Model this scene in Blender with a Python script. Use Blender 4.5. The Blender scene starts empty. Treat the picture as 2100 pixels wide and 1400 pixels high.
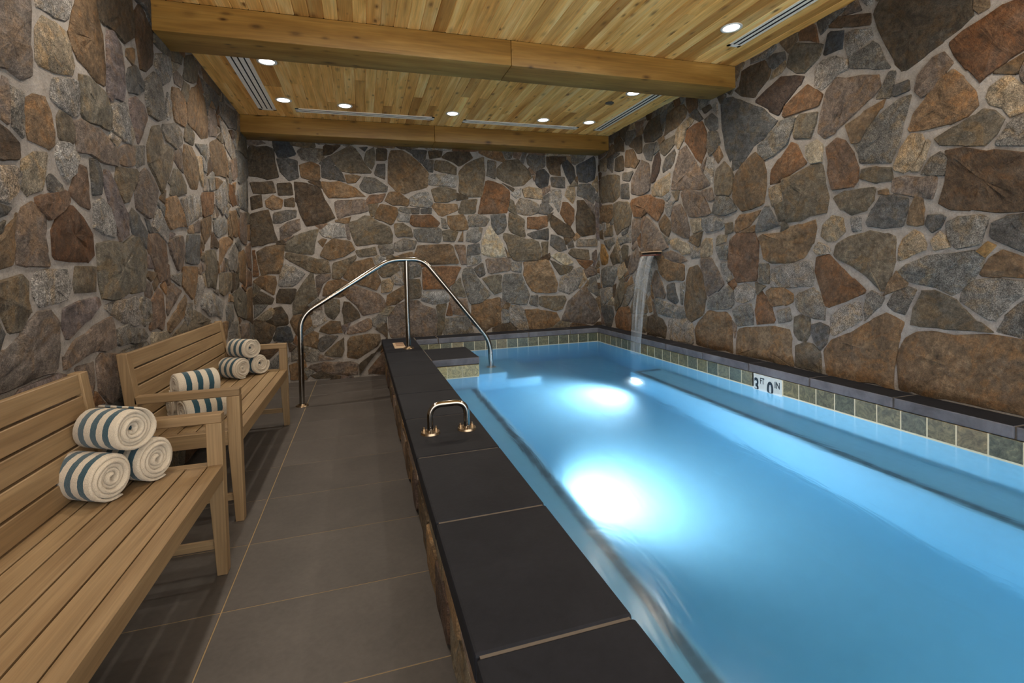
import bpy, bmesh, math, random
from mathutils import Vector, Matrix

random.seed(11)
C = bpy.context.scene.collection
SC = bpy.context.scene

# ------------------------------------------------------------------ camera
cam_data = bpy.data.cameras.new('camera')
cam = bpy.data.objects.new('camera', cam_data)
C.objects.link(cam)
cam_data.sensor_fit = 'HORIZONTAL'
cam_data.sensor_width = 36.0
cam_data.lens = 17.252
cam_data.shift_y = -0.05845
cam_data.clip_start = 0.02
RT = Vector((0.955733, -0.293069, -0.026188))
DN = Vector((-0.03323, -0.019074, -0.999266))
FW = Vector((0.292354, 0.955901, -0.027968))
cam.matrix_world = Matrix((( RT.x, -DN.x, -FW.x, 0.0), (RT.y, -DN.y, -FW.y, 0.0),
                           (RT.z, -DN.z, -FW.z, 1.18), (0, 0, 0, 1)))
SC.camera = cam

# ------------------------------------------------------------------ world, exposure, lamps
SC.view_settings.view_transform = 'Standard'
SC.view_settings.look = 'None'
SC.view_settings.gamma = 1.0
SC.view_settings.use_curve_mapping = False
SC.view_settings.exposure = 0.0
world = bpy.data.worlds.new('world')
SC.world = world
world.use_nodes = True
wb = world.node_tree.nodes['Background']
wb.inputs['Color'].default_value = (1.0, 0.96, 0.91, 1)
WORLD = 3.3
wb.inputs['Strength'].default_value = WORLD
DOWNLIGHT_W = 44.0          # each recessed lamp
POOL_W = 250.0               # each underwater lamp
LAMP_COL = (1.0, 0.88, 0.74)
POOL_COL = (1.0, 0.68, 0.65)

# room dimensions (metres)
XL, XR, YB, ZC = -1.11, 2.962, 5.752, 2.767
YF = -0.6                   # the room goes on, open, behind the camera
CZ, CT = 0.41, 0.062        # coping top and thickness
ZW = 0.24                   # water level

# ------------------------------------------------------------------ helpers
def link(name, me, mat=None, parent=None):
    o = bpy.data.objects.new(name, me)
    C.objects.link(o)
    if mat is not None and len(me.materials) == 0:
        me.materials.append(mat)
    if parent is not None:
        o.parent = parent
    return o

def obj(name, bm, mat=None, parent=None, smooth=False, angle=None):
    me = bpy.data.meshes.new(name)
    bm.to_mesh(me)
    bm.free()
    if smooth:
        for p in me.polygons:
            p.use_smooth = True
        if angle is not None:
            me.set_sharp_from_angle(angle=math.radians(angle))
    return link(name, me, mat, parent)

def tag(o, label=None, cat=None, group=None, kind=None):
    if label: o['label'] = label
    if cat: o['category'] = cat
    if group: o['group'] = group
    if kind: o['kind'] = kind
    return o

def thing(name, label, cat, loc=(0, 0, 0), rz=0.0, group=None):
    o = bpy.data.objects.new(name, None)
    C.objects.link(o)
    o.empty_display_size = 0.1
    o.location = loc
    o.rotation_euler = (0, 0, rz)
    return tag(o, label, cat, group)

def add_box(bm, x0, x1, y0, y1, z0, z1, bev=0.0, seg=1):
    vs = [bm.verts.new((x, y, z)) for x in (x0, x1) for y in (y0, y1) for z in (z0, z1)]
    q = [(0, 1, 3, 2), (4, 6, 7, 5), (0, 4, 5, 1), (2, 3, 7, 6), (0, 2, 6, 4), (1, 5, 7, 3)]
    fs = [bm.faces.new([vs[i] for i in f]) for f in q]
    if bev > 0:
        es = list({e for f in fs for e in f.edges})
        bmesh.ops.bevel(bm, geom=es, offset=bev, segments=seg, affect='EDGES', profile=0.5)

def box(x0, x1, y0, y1, z0, z1, bev=0.0, seg=1):
    bm = bmesh.new()
    add_box(bm, x0, x1, y0, y1, z0, z1, bev, seg)
    return bm

def add_prism(bm, poly, axis, a, b):
    """poly (two coordinates) extruded along axis from a to b; axis 'y': poly in x,z; 'z': poly in x,y; 'x': poly in y,z"""
    def v(p, t):
        return {'y': (p[0], t, p[1]), 'z': (p[0], p[1], t), 'x': (t, p[0], p[1])}[axis]
    A = [bm.verts.new(v(p, a)) for p in poly]
    B = [bm.verts.new(v(p, b)) for p in poly]
    n = len(poly)
    bm.faces.new(A)
    bm.faces.new(B[::-1])
    for i in range(n):
        bm.faces.new((A[i], B[i], B[(i + 1) % n], A[(i + 1) % n]))
    bmesh.ops.recalc_face_normals(bm, faces=bm.faces[:])

def add_cyl(bm, c, r, z0, z1, n=28, r2=None):
    r2 = r if r2 is None else r2
    A = [bm.verts.new((c[0] + r * math.cos(2 * math.pi * i / n), c[1] + r * math.sin(2 * math.pi * i / n), z0)) for i in range(n)]
    B = [bm.verts.new((c[0] + r2 * math.cos(2 * math.pi * i / n), c[1] + r2 * math.sin(2 * math.pi * i / n), z1)) for i in range(n)]
    bm.faces.new(A[::-1]); bm.faces.new(B)
    for i in range(n):
        bm.faces.new((A[i], A[(i + 1) % n], B[(i + 1) % n], B[i]))

def round_path(pts, rad, seg=8):
    """polyline with rounded corners"""
    pts = [Vector(p) for p in pts]
    out = [pts[0]]
    for i in range(1, len(pts) - 1):
        a, b, c = pts[i - 1], pts[i], pts[i + 1]
        r = rad[i] if isinstance(rad, (list, tuple)) else rad
        u = (a - b); v = (c - b)
        d = min(r, u.length * 0.48, v.length * 0.48)
        p0 = b + u.normalized() * d; p1 = b + v.normalized() * d
        for k in range(seg + 1):
            t = k / seg
            out.append((1 - t) ** 2 * p0 + 2 * t * (1 - t) * b + t * t * p1)
    out.append(pts[-1])
    return out

def add_tube(bm, path, r, n=16):
    path = [Vector(p) for p in path]
    rings = []
    nrm = None
    for i, p in enumerate(path):
        t = (path[min(i + 1, len(path) - 1)] - path[max(i - 1, 0)]).normalized()
        if nrm is None:
            nrm = t.orthogonal().normalized()
        else:
            nrm = (nrm - t * nrm.dot(t)).normalized()
        b = t.cross(nrm)
        rings.append([bm.verts.new(p + r * (math.cos(2 * math.pi * k / n) * nrm + math.sin(2 * math.pi * k / n) * b)) for k in range(n)])
    for a, b in zip(rings, rings[1:]):
        for k in range(n):
            bm.faces.new((a[k], a[(k + 1) % n], b[(k + 1) % n], b[k]))
    bm.faces.new(rings[0][::-1]); bm.faces.new(rings[-1])

# ------------------------------------------------------------------ materials
def lin(h):
    h = h.lstrip('#')
    r = [int(h[i:i + 2], 16) / 255 for i in (0, 2, 4)]
    return tuple(c / 12.92 if c <= 0.04045 else ((c + 0.055) / 1.055) ** 2.4 for c in r)

class Mat:
    def __init__(self, name):
        self.m = bpy.data.materials.new(name)
        self.m.use_nodes = True
        self.t = self.m.node_tree
        self.b = self.t.nodes['Principled BSDF']
        self.out = self.t.nodes['Material Output']
    def n(self, kind, **kw):
        x = self.t.nodes.new(kind)
        for k, v in kw.items():
            if hasattr(x, k): setattr(x, k, v)
        return x
    def l(self, a, b):
        self.t.links.new(a, b)
    def val(self, node, **kw):
        for k, v in kw.items():
            node.inputs[k.replace('_', ' ')].default_value = v
        return node
    def coords(self, scale=(1, 1, 1), rnd=True, source='Object'):
        tc = self.n('ShaderNodeTexCoord')
        mp = self.n('ShaderNodeMapping')
        mp.inputs['Scale'].default_value = scale
        if rnd:
            oi = self.n('ShaderNodeObjectInfo')
            ml = self.n('ShaderNodeVectorMath', operation='MULTIPLY')
            cb = self.n('ShaderNodeCombineXYZ')
            m1 = self.n('ShaderNodeMath', operation='MULTIPLY'); m1.inputs[1].default_value = 37.0
            m2 = self.n('ShaderNodeMath', operation='MULTIPLY'); m2.inputs[1].default_value = 91.0
            self.l(oi.outputs['Random'], m1.inputs[0]); self.l(oi.outputs['Random'], m2.inputs[0])
            self.l(m1.outputs[0], cb.inputs[0]); self.l(m2.outputs[0], cb.inputs[1]); self.l(m1.outputs[0], cb.inputs[2])
            ad = self.n('ShaderNodeVectorMath', operation='ADD')
            self.l(tc.outputs[source], mp.inputs['Vector'])
            self.l(mp.outputs[0], ad.inputs[0]); self.l(cb.outputs[0], ad.inputs[1])
            self.oi = oi
            return ad.outputs[0]
        self.l(tc.outputs[source], mp.inputs['Vector'])
        return mp.outputs[0]
    def noise(self, vec, scale, detail=4, rough=0.6, dist=0.0):
        x = self.n('ShaderNodeTexNoise')
        self.val(x, Scale=scale, Detail=detail, Roughness=rough, Distortion=dist)
        self.l(vec, x.inputs['Vector'])
        return x.outputs['Fac']
    def ramp(self, fac, stops):
        x = self.n('ShaderNodeValToRGB')
        cr = x.color_ramp
        while len(cr.elements) < len(stops): cr.elements.new(0.5)
        for e, (p, c) in zip(cr.elements, stops):
            e.position = p
            e.color = (c[0], c[1], c[2], 1) if isinstance(c, (tuple, list)) else (c, c, c, 1)
        self.l(fac, x.inputs[0])
        return x.outputs[0]
    def mix(self, fac, a, b, mode='MIX'):
        x = self.n('ShaderNodeMix', data_type='RGBA', blend_type=mode)
        def put(s, v):
            if hasattr(v, 'is_output'): self.l(v, s)
            elif isinstance(v, (int, float)): s.default_value = v
            else: s.default_value = (v[0], v[1], v[2], 1)
        put(x.inputs[0], fac); put(x.inputs[6], a); put(x.inputs[7], b)
        return x.outputs[2]
    def math(self, op, a, b=0.0):
        x = self.n('ShaderNodeMath', operation=op)
        for s, v in ((x.inputs[0], a), (x.inputs[1], b)):
            if hasattr(v, 'is_output'): self.l(v, s)
            else: s.default_value = v
        return x.outputs[0]
    def bump(self, h, strength=0.3, dist=0.01):
        x = self.n('ShaderNodeBump')
        self.val(x, Strength=strength, Distance=dist)
        self.l(h, x.inputs['Height'])
        self.l(x.outputs[0], self.b.inputs['Normal'])
    def base(self, c, rough=0.6, spec=0.5, metal=0.0):
        if hasattr(c, 'is_output'): self.l(c, self.b.inputs['Base Color'])
        else: self.b.inputs['Base Color'].default_value = (c[0], c[1], c[2], 1)
        if hasattr(rough, 'is_output'): self.l(rough, self.b.inputs['Roughness'])
        else: self.b.inputs['Roughness'].default_value = rough
        self.b.inputs['Specular IOR Level'].default_value = spec
        self.b.inputs['Metallic'].default_value = metal

def make_stone():
    k = Mat('fieldstone')
    v = k.coords()
    col = k.oi.outputs['Color']
    vr = k.n('ShaderNodeVectorRotate', rotation_type='EULER_XYZ')
    cr = k.n('ShaderNodeCombineXYZ')
    for i, f in enumerate((23.0, 57.0, 91.0)):
        k.l(k.math('MULTIPLY', k.oi.outputs['Random'], f), cr.inputs[i])
    k.l(v, vr.inputs['Vector']); k.l(cr.outputs[0], vr.inputs['Rotation'])
    sm = k.n('ShaderNodeMapping'); sm.inputs['Scale'].default_value = (1.6, 5.5, 9.0)
    k.l(vr.outputs[0], sm.inputs['Vector'])
    streak = k.noise(sm.outputs[0], 2.4, 7, 0.72, 0.9)
    n1 = k.noise(v, 5.5, 7, 0.7, 0.8)
    n2 = k.noise(v, 36, 6, 0.75)
    n3 = k.noise(v, 190, 2, 0.6)
    n4 = k.noise(v, 9.0, 3, 0.6, 1.2)
    shade = k.ramp(k.math('ADD', k.math('MULTIPLY', n1, 0.5), k.math('MULTIPLY', streak, 0.5)), [(0.36, 0.50), (0.5, 0.96), (0.64, 1.60)])
    c1 = k.mix(1.0, col, shade, 'MULTIPLY')
    rust = k.ramp(n4, [(0.50, 0.0), (0.62, 1.0)])
    wave = k.n('ShaderNodeMath', operation='MULTIPLY'); k.l(rust, wave.inputs[0]); wave.inputs[1].default_value = 0.6
    c2 = k.mix(wave.outputs[0], c1, k.mix(1.0, col, (1.28, 1.0, 0.64), 'MULTIPLY'))
    gre = k.ramp(k.noise(v, 6.1, 3, 0.6, 0.8), [(0.55, 0.0), (0.72, 0.45)])
    c2 = k.mix(gre, c2, k.mix(0.6, c2, (0.10, 0.105, 0.10)))
    fine = k.ramp(n2, [(0.33, 0.48), (0.5, 1.0), (0.68, 1.55)])
    c3 = k.mix(0.85, c2, fine, 'MULTIPLY')
    spk = k.ramp(n3, [(0.36, 0.38), (0.5, 1.0), (0.62, 1.9)])
    alpha = k.oi.outputs['Alpha']
    c4 = k.mix(alpha, c3, k.mix(1.0, c3, spk, 'MULTIPLY'))
    k.base(c4, 0.72, 0.28)
    h = k.math('ADD', k.math('ADD', k.math('MULTIPLY', n1, 0.8), k.math('MULTIPLY', streak, 1.1)), k.math('ADD', k.math('MULTIPLY', n2, 0.55), k.math('MULTIPLY', n3, 0.12)))
    k.bump(h, 0.85, 0.022)
    return k.m

def make_mortar():
    k = Mat('mortar')
    v = k.coords(rnd=False)
    n = k.noise(v, 12, 5, 0.7); n2 = k.noise(v, 140, 2, 0.6)
    c = k.ramp(n, [(0.3, lin('7c7670')), (0.7, lin('9c958d'))])
    c = k.mix(0.5, c, k.ramp(n2, [(0.3, 0.7), (0.7, 1.25)]), 'MULTIPLY')
    k.base(c, 0.9, 0.2)
    k.bump(k.math('ADD', n, k.math('MULTIPLY', n2, 0.3)), 0.6, 0.012)
    return k.m

def make_wood(name, axis, dark, mid, light, tint=0.35, knots=0.0, rough=0.5, fine=1.0, bumpy=0.15):
    """grain along the given axis; tint is the spread of colour between pieces"""
    k = Mat(name)
    long_, cross = 1.1, 14.0 * fine
    s = [cross, cross, cross]; s['xyz'.index(axis)] = long_
    v = k.coords(tuple(s))
    g1 = k.noise(v, 1.0, 4, 0.6, 0.35)
    s2 = [150.0 * fine] * 3; s2['xyz'.index(axis)] = 3.0
    v2 = k.coords(tuple(s2))
    g2 = k.noise(v2, 1.0, 2, 0.6)
    c = k.ramp(g1, [(0.25, dark), (0.5, mid), (0.75, light)])
    c = k.mix(0.6, c, k.ramp(g2, [(0.3, 0.74), (0.7, 1.22)]), 'MULTIPLY')
    r = k.oi.outputs['Random']
    t = k.ramp(r, [(0.0, (1 - tint * 1.05, 1 - tint * 1.3, 1 - tint * 1.55)), (0.35, (1.0, 1.0, 1.0)), (0.7, (1 + tint * .25, 1 + tint * .28, 1 + tint * .28)),
                   (0.85, (1 - tint * .3, 1 - tint * .6, 1 - tint * .9)), (1.0, (1 + tint * .55, 1 + tint * .75, 1 + tint * .95))])
    c = k.mix(1.0, c, t, 'MULTIPLY')
    if knots:
        s3 = [13.0] * 3; s3['xyz'.index(axis)] = 5.5
        v3 = k.coords(tuple(s3))
        sx = k.n('ShaderNodeSeparateXYZ'); k.l(v3, sx.inputs[0])
        o3 = [i for i in range(3) if i != 'xyz'.index(axis)]
        cx3 = k.n('ShaderNodeCombineXYZ')
        k.l(sx.outputs['xyz'.index(axis)], cx3.inputs[0])
        k.l(k.math('ADD', sx.outputs[o3[0]], sx.outputs[o3[1]]), cx3.inputs[1])
        vo = k.n('ShaderNodeTexVoronoi', feature='F1', voronoi_dimensions='2D'); k.val(vo, Scale=1.0, Randomness=1.0)
        k.l(cx3.outputs[0], vo.inputs['Vector'])
        sep0 = k.n('ShaderNodeSeparateColor'); k.l(vo.outputs['Color'], sep0.inputs[0])
        wob = k.math('DIVIDE', k.math('ADD', vo.outputs['Distance'], k.math('MULTIPLY', g2, 0.08)), k.math('ADD', k.math('MULTIPLY', sep0.outputs[2], 1.0), 0.45))
        kn = k.ramp(wob, [(0.10, 1.0), (0.17, 0.5), (0.30, 0.0)])
        sep = k.n('ShaderNodeSeparateColor'); k.l(vo.outputs['Color'], sep.inputs[0])
        on = k.math('LESS_THAN', sep.outputs[0], knots)
        on = k.math('MULTIPLY', on, k.math('ADD', k.math('MULTIPLY', sep.outputs[1], 0.75), 0.25))
        c = k.mix(k.math('MULTIPLY', kn, on), c, k.mix(1.0, dark, (0.28, 0.22, 0.18), 'MULTIPLY'))
    k.base(c, rough, 0.35)
    k.bump(k.math('ADD', g1, k.math('MULTIPLY', g2, 0.4)), bumpy, 0.004)
    return k.m

def make_slate(name, a, b, rough=0.55, scale=7, tint=0.15, bumpy=0.25, spec=0.4, edge=None):
    k = Mat(name)
    v = k.coords()
    n = k.noise(v, scale, 6, 0.65, 0.4); n2 = k.noise(v, scale * 14, 3, 0.6)
    c = k.ramp(n, [(0.25, a), (0.75, b)])
    c = k.mix(0.5, c, k.ramp(n2, [(0.3, 0.8), (0.7, 1.2)]), 'MULTIPLY')
    t = k.ramp(k.oi.outputs['Random'], [(0.0, 1 - tint), (1.0, 1 + tint)])
    c = k.mix(1.0, c, t, 'MULTIPLY')
    if edge:                                       # painted glow: side faces lighter than the dark top
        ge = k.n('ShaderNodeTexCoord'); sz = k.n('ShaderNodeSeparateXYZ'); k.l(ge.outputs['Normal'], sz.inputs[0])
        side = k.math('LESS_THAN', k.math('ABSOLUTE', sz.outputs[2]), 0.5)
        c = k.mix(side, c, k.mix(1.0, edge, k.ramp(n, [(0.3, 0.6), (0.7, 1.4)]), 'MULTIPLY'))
    k.base(c, rough, spec)
    k.bump(k.math('ADD', n, k.math('MULTIPLY', n2, 0.4)), bumpy, 0.006)
    return k.m

def make_pooltile(name='green_slate_tile', lift=1.0):
    k = Mat(name)
    v = k.coords()
    n = k.noise(v, 16, 6, 0.7, 2.5); n2 = k.noise(v, 60, 3, 0.6, 1.0)
    c = k.ramp(n, [(0.25, lin('33332a')), (0.45, lin('4f4f3f')), (0.6, lin('66634d')), (0.78, lin('8c8362'))])
    c = k.mix(0.5, c, k.ramp(n2, [(0.3, 0.7), (0.7, 1.3)]), 'MULTIPLY')
    t = k.ramp(k.oi.outputs['Random'], [(0.0, (0.7, 0.8, 0.8)), (0.5, (1, 1, 1)), (0.85, (1.4, 1.25, 0.95)), (1.0, (1.6, 1.25, 0.95))])
    c = k.mix(1.0, c, t, 'MULTIPLY')
    if lift != 1.0: c = k.mix(1.0, c, (lift * 1.05, lift, lift * .92), 'MULTIPLY')
    k.base(c, 0.35, 0.5)
    k.bump(n, 0.3, 0.004)
    return k.m

def make_plain(name, c, rough=0.5, metal=0.0, spec=0.5):
    k = Mat(name)
    v = k.coords()
    n = k.noise(v, 30, 3, 0.6)
    k.base(k.mix(0.12, c, k.ramp(n, [(0.3, 0.5), (0.7, 1.5)]), 'MULTIPLY'), rough, spec, metal)
    return k.m

def make_emit(name, c, s):
    k = Mat(name)
    k.base((0.9, 0.9, 0.9), 0.4)
    k.b.inputs['Emission Color'].default_value = (c[0], c[1], c[2], 1)
    k.b.inputs['Emission Strength'].default_value = s
    return k.m

def make_water():
    k = Mat('pool_water')
    k.base((1, 1, 1), 0.20, 0.5)
    k.b.inputs['Transmission Weight'].default_value = 1.0
    k.b.inputs['IOR'].default_value = 1.33
    v = k.coords((1.6, 0.55, 1.0), rnd=False)
    n = k.noise(v, 2.6, 4, 0.55, 0.8)
    k.bump(n, 0.10, 0.05)
    ab = k.n('ShaderNodeVolumeAbsorption')
    ab.inputs['Color'].default_value = (0.02, 0.62, 0.84, 1)
    ab.inputs['Density'].default_value = 0.42
    k.l(ab.outputs[0], k.out.inputs['Volume'])
    return k.m

def make_fall():
    k = Mat('falling_water')
    v = k.coords((1.0, 42.0, 1.4), rnd=False)
    n = k.noise(v, 1.0, 3, 0.6, 0.2)
    k.base((0.9, 0.95, 1.0), 0.18, 0.6)
    tr = k.n('ShaderNodeBsdfTransparent')
    tr.inputs[0].default_value = (0.93, 0.95, 0.96, 1)
    mx = k.n('ShaderNodeMixShader')
    k.l(k.ramp(n, [(0.35, 0.03), (0.55, 0.10), (0.75, 0.28)]), mx.inputs[0])
    k.l(tr.outputs[0], mx.inputs[1]); k.l(k.b.outputs[0], mx.inputs[2])
    k.l(mx.outputs[0], k.out.inputs['Surface'])
    k.bump(n, 0.4, 0.004)
    return k.m

def make_towel():
    k = Mat('striped_terry')
    tc = k.n('ShaderNodeTexCoord')
    sp = k.n('ShaderNodeSeparateXYZ'); k.l(tc.outputs['Object'], sp.inputs[0])
    v = k.coords(rnd=True)
    n = k.noise(v, 420, 2, 0.6); nl = k.noise(v, 40, 3, 0.5)
    x = k.math('ADD', sp.outputs[0], k.math('MULTIPLY', k.math('SUBTRACT', nl, 0.5), 0.006))
    # three blue bands 26 mm wide, 54 mm apart
    m = k.math('ABSOLUTE', k.math('SUBTRACT', k.math('FRACT', k.math('ADD', k.math('DIVIDE', x, 0.052), 10.5)), 0.5))
    band = k.math('LESS_THAN', m, 0.235)
    inr = k.math('LESS_THAN', k.math('ABSOLUTE', k.math('ADD', x, 0.0)), 0.068)
    b = k.math('MULTIPLY', band, inr)
    c = k.mix(b, lin('c6bba8'), lin('274854'))
    c = k.mix(0.7, c, k.ramp(n, [(0.3, 0.72), (0.7, 1.18)]), 'MULTIPLY')
    k.base(c, 0.95, 0.1)
    k.b.inputs['Sheen Weight'].default_value = 0.3
    k.bump(n, 0.7, 0.004)
    return k.m

def make_chrome():
    k = Mat('polished_steel')
    v = k.coords()
    k.base(lin('a09b94'), k.ramp(k.noise(v, 60, 2), [(0.3, 0.10), (0.7, 0.2)]), 0.5, 1.0)
    return k.m

M = {}
M['stone'] = make_stone()
M['mortar'] = make_mortar()
M['plank'] = make_wood('cedar_plank', 'y', lin('c4883c'), lin('f0b868'), lin('ffdc98'), 0.40, 0.5, 0.5, 1.0, 0.2)
M['beam'] = make_wood('fir_beam', 'x', lin('725224'), lin('8f6a32'), lin('ab8648'), 0.10, 0.22, 0.45, 0.6, 0.1)
for a in 'xyz':
    M['teak_' + a] = make_wood('teak_along_' + a, a, lin('725b3f'), lin('887152'), lin('9b8463'), 0.10, 0.0, 0.5, 1.0, 0.12)
M['coping'] = make_slate('charcoal_slate', lin('15171d'), lin('202228'), 0.65, 5, 0.10, 0.22, 0.18)
M['coping_lit_sides'] = make_slate('charcoal_slate_lit_sides', lin('15171d'), lin('202228'), 0.65, 5, 0.10, 0.3, 0.18, lin('5d5c60'))  # pool light on the slab sides is put into their colour
M['floor'] = make_slate('grey_porcelain', lin('423e3b'), lin('534e4a'), 0.5, 3.5, 0.05, 0.06, 0.4)
M['grout'] = make_plain('sand_grout', lin('625b53'), 0.9, 0, 0.2)
M['darkgrout'] = make_plain('floor_grout', lin('94805f'), 0.9, 0, 0.2)
M['tile'] = make_pooltile()
M['tan_tile'] = make_pooltile('tan_slate_tile', 2.2)
M['plaster'] = make_plain('pool_plaster', (0.185, 0.42, 0.55), 0.6, 0, 0.3)
M['mosaic'] = make_slate('dark_mosaic', lin('2a414c'), lin('3f5a66'), 0.4, 20, 0.5, 0.1)
M['chrome'] = make_chrome()
M['steel'] = make_plain('flange_steel', lin('a8957c'), 0.3, 1.0)
M['towel'] = make_towel()
M['vent'] = make_plain('aluminium_vent', lin('f6ecdc'), 0.45, 0.0)
M['black'] = make_plain('vent_shadow_gap', (0.008, 0.008, 0.008), 0.8)
M['ring'] = make_plain('white_trim', lin('d8d6d0'), 0.4)
M['lens'] = make_emit('lamp_lens', (1.0, 0.94, 0.85), 6.0)
M['poollens'] = make_emit('underwater_lens', (0.95, 0.98, 1.0), 30.0)
M['water'] = make_water()
M['fall'] = make_fall()
M['sign'] = make_plain('glazed_white', lin('c9cdc8'), 0.3)
M['ink'] = make_plain('black_lettering', lin('14202a'), 0.5)
M['tan'] = make_plain('tan_marker', lin('b49c80'), 0.5)
M['rust'] = make_plain('rusty_lip', lin('5a2e22'), 0.6)
M['discgrey'] = make_plain('grey_cover', lin('55504a'), 0.6)

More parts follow.
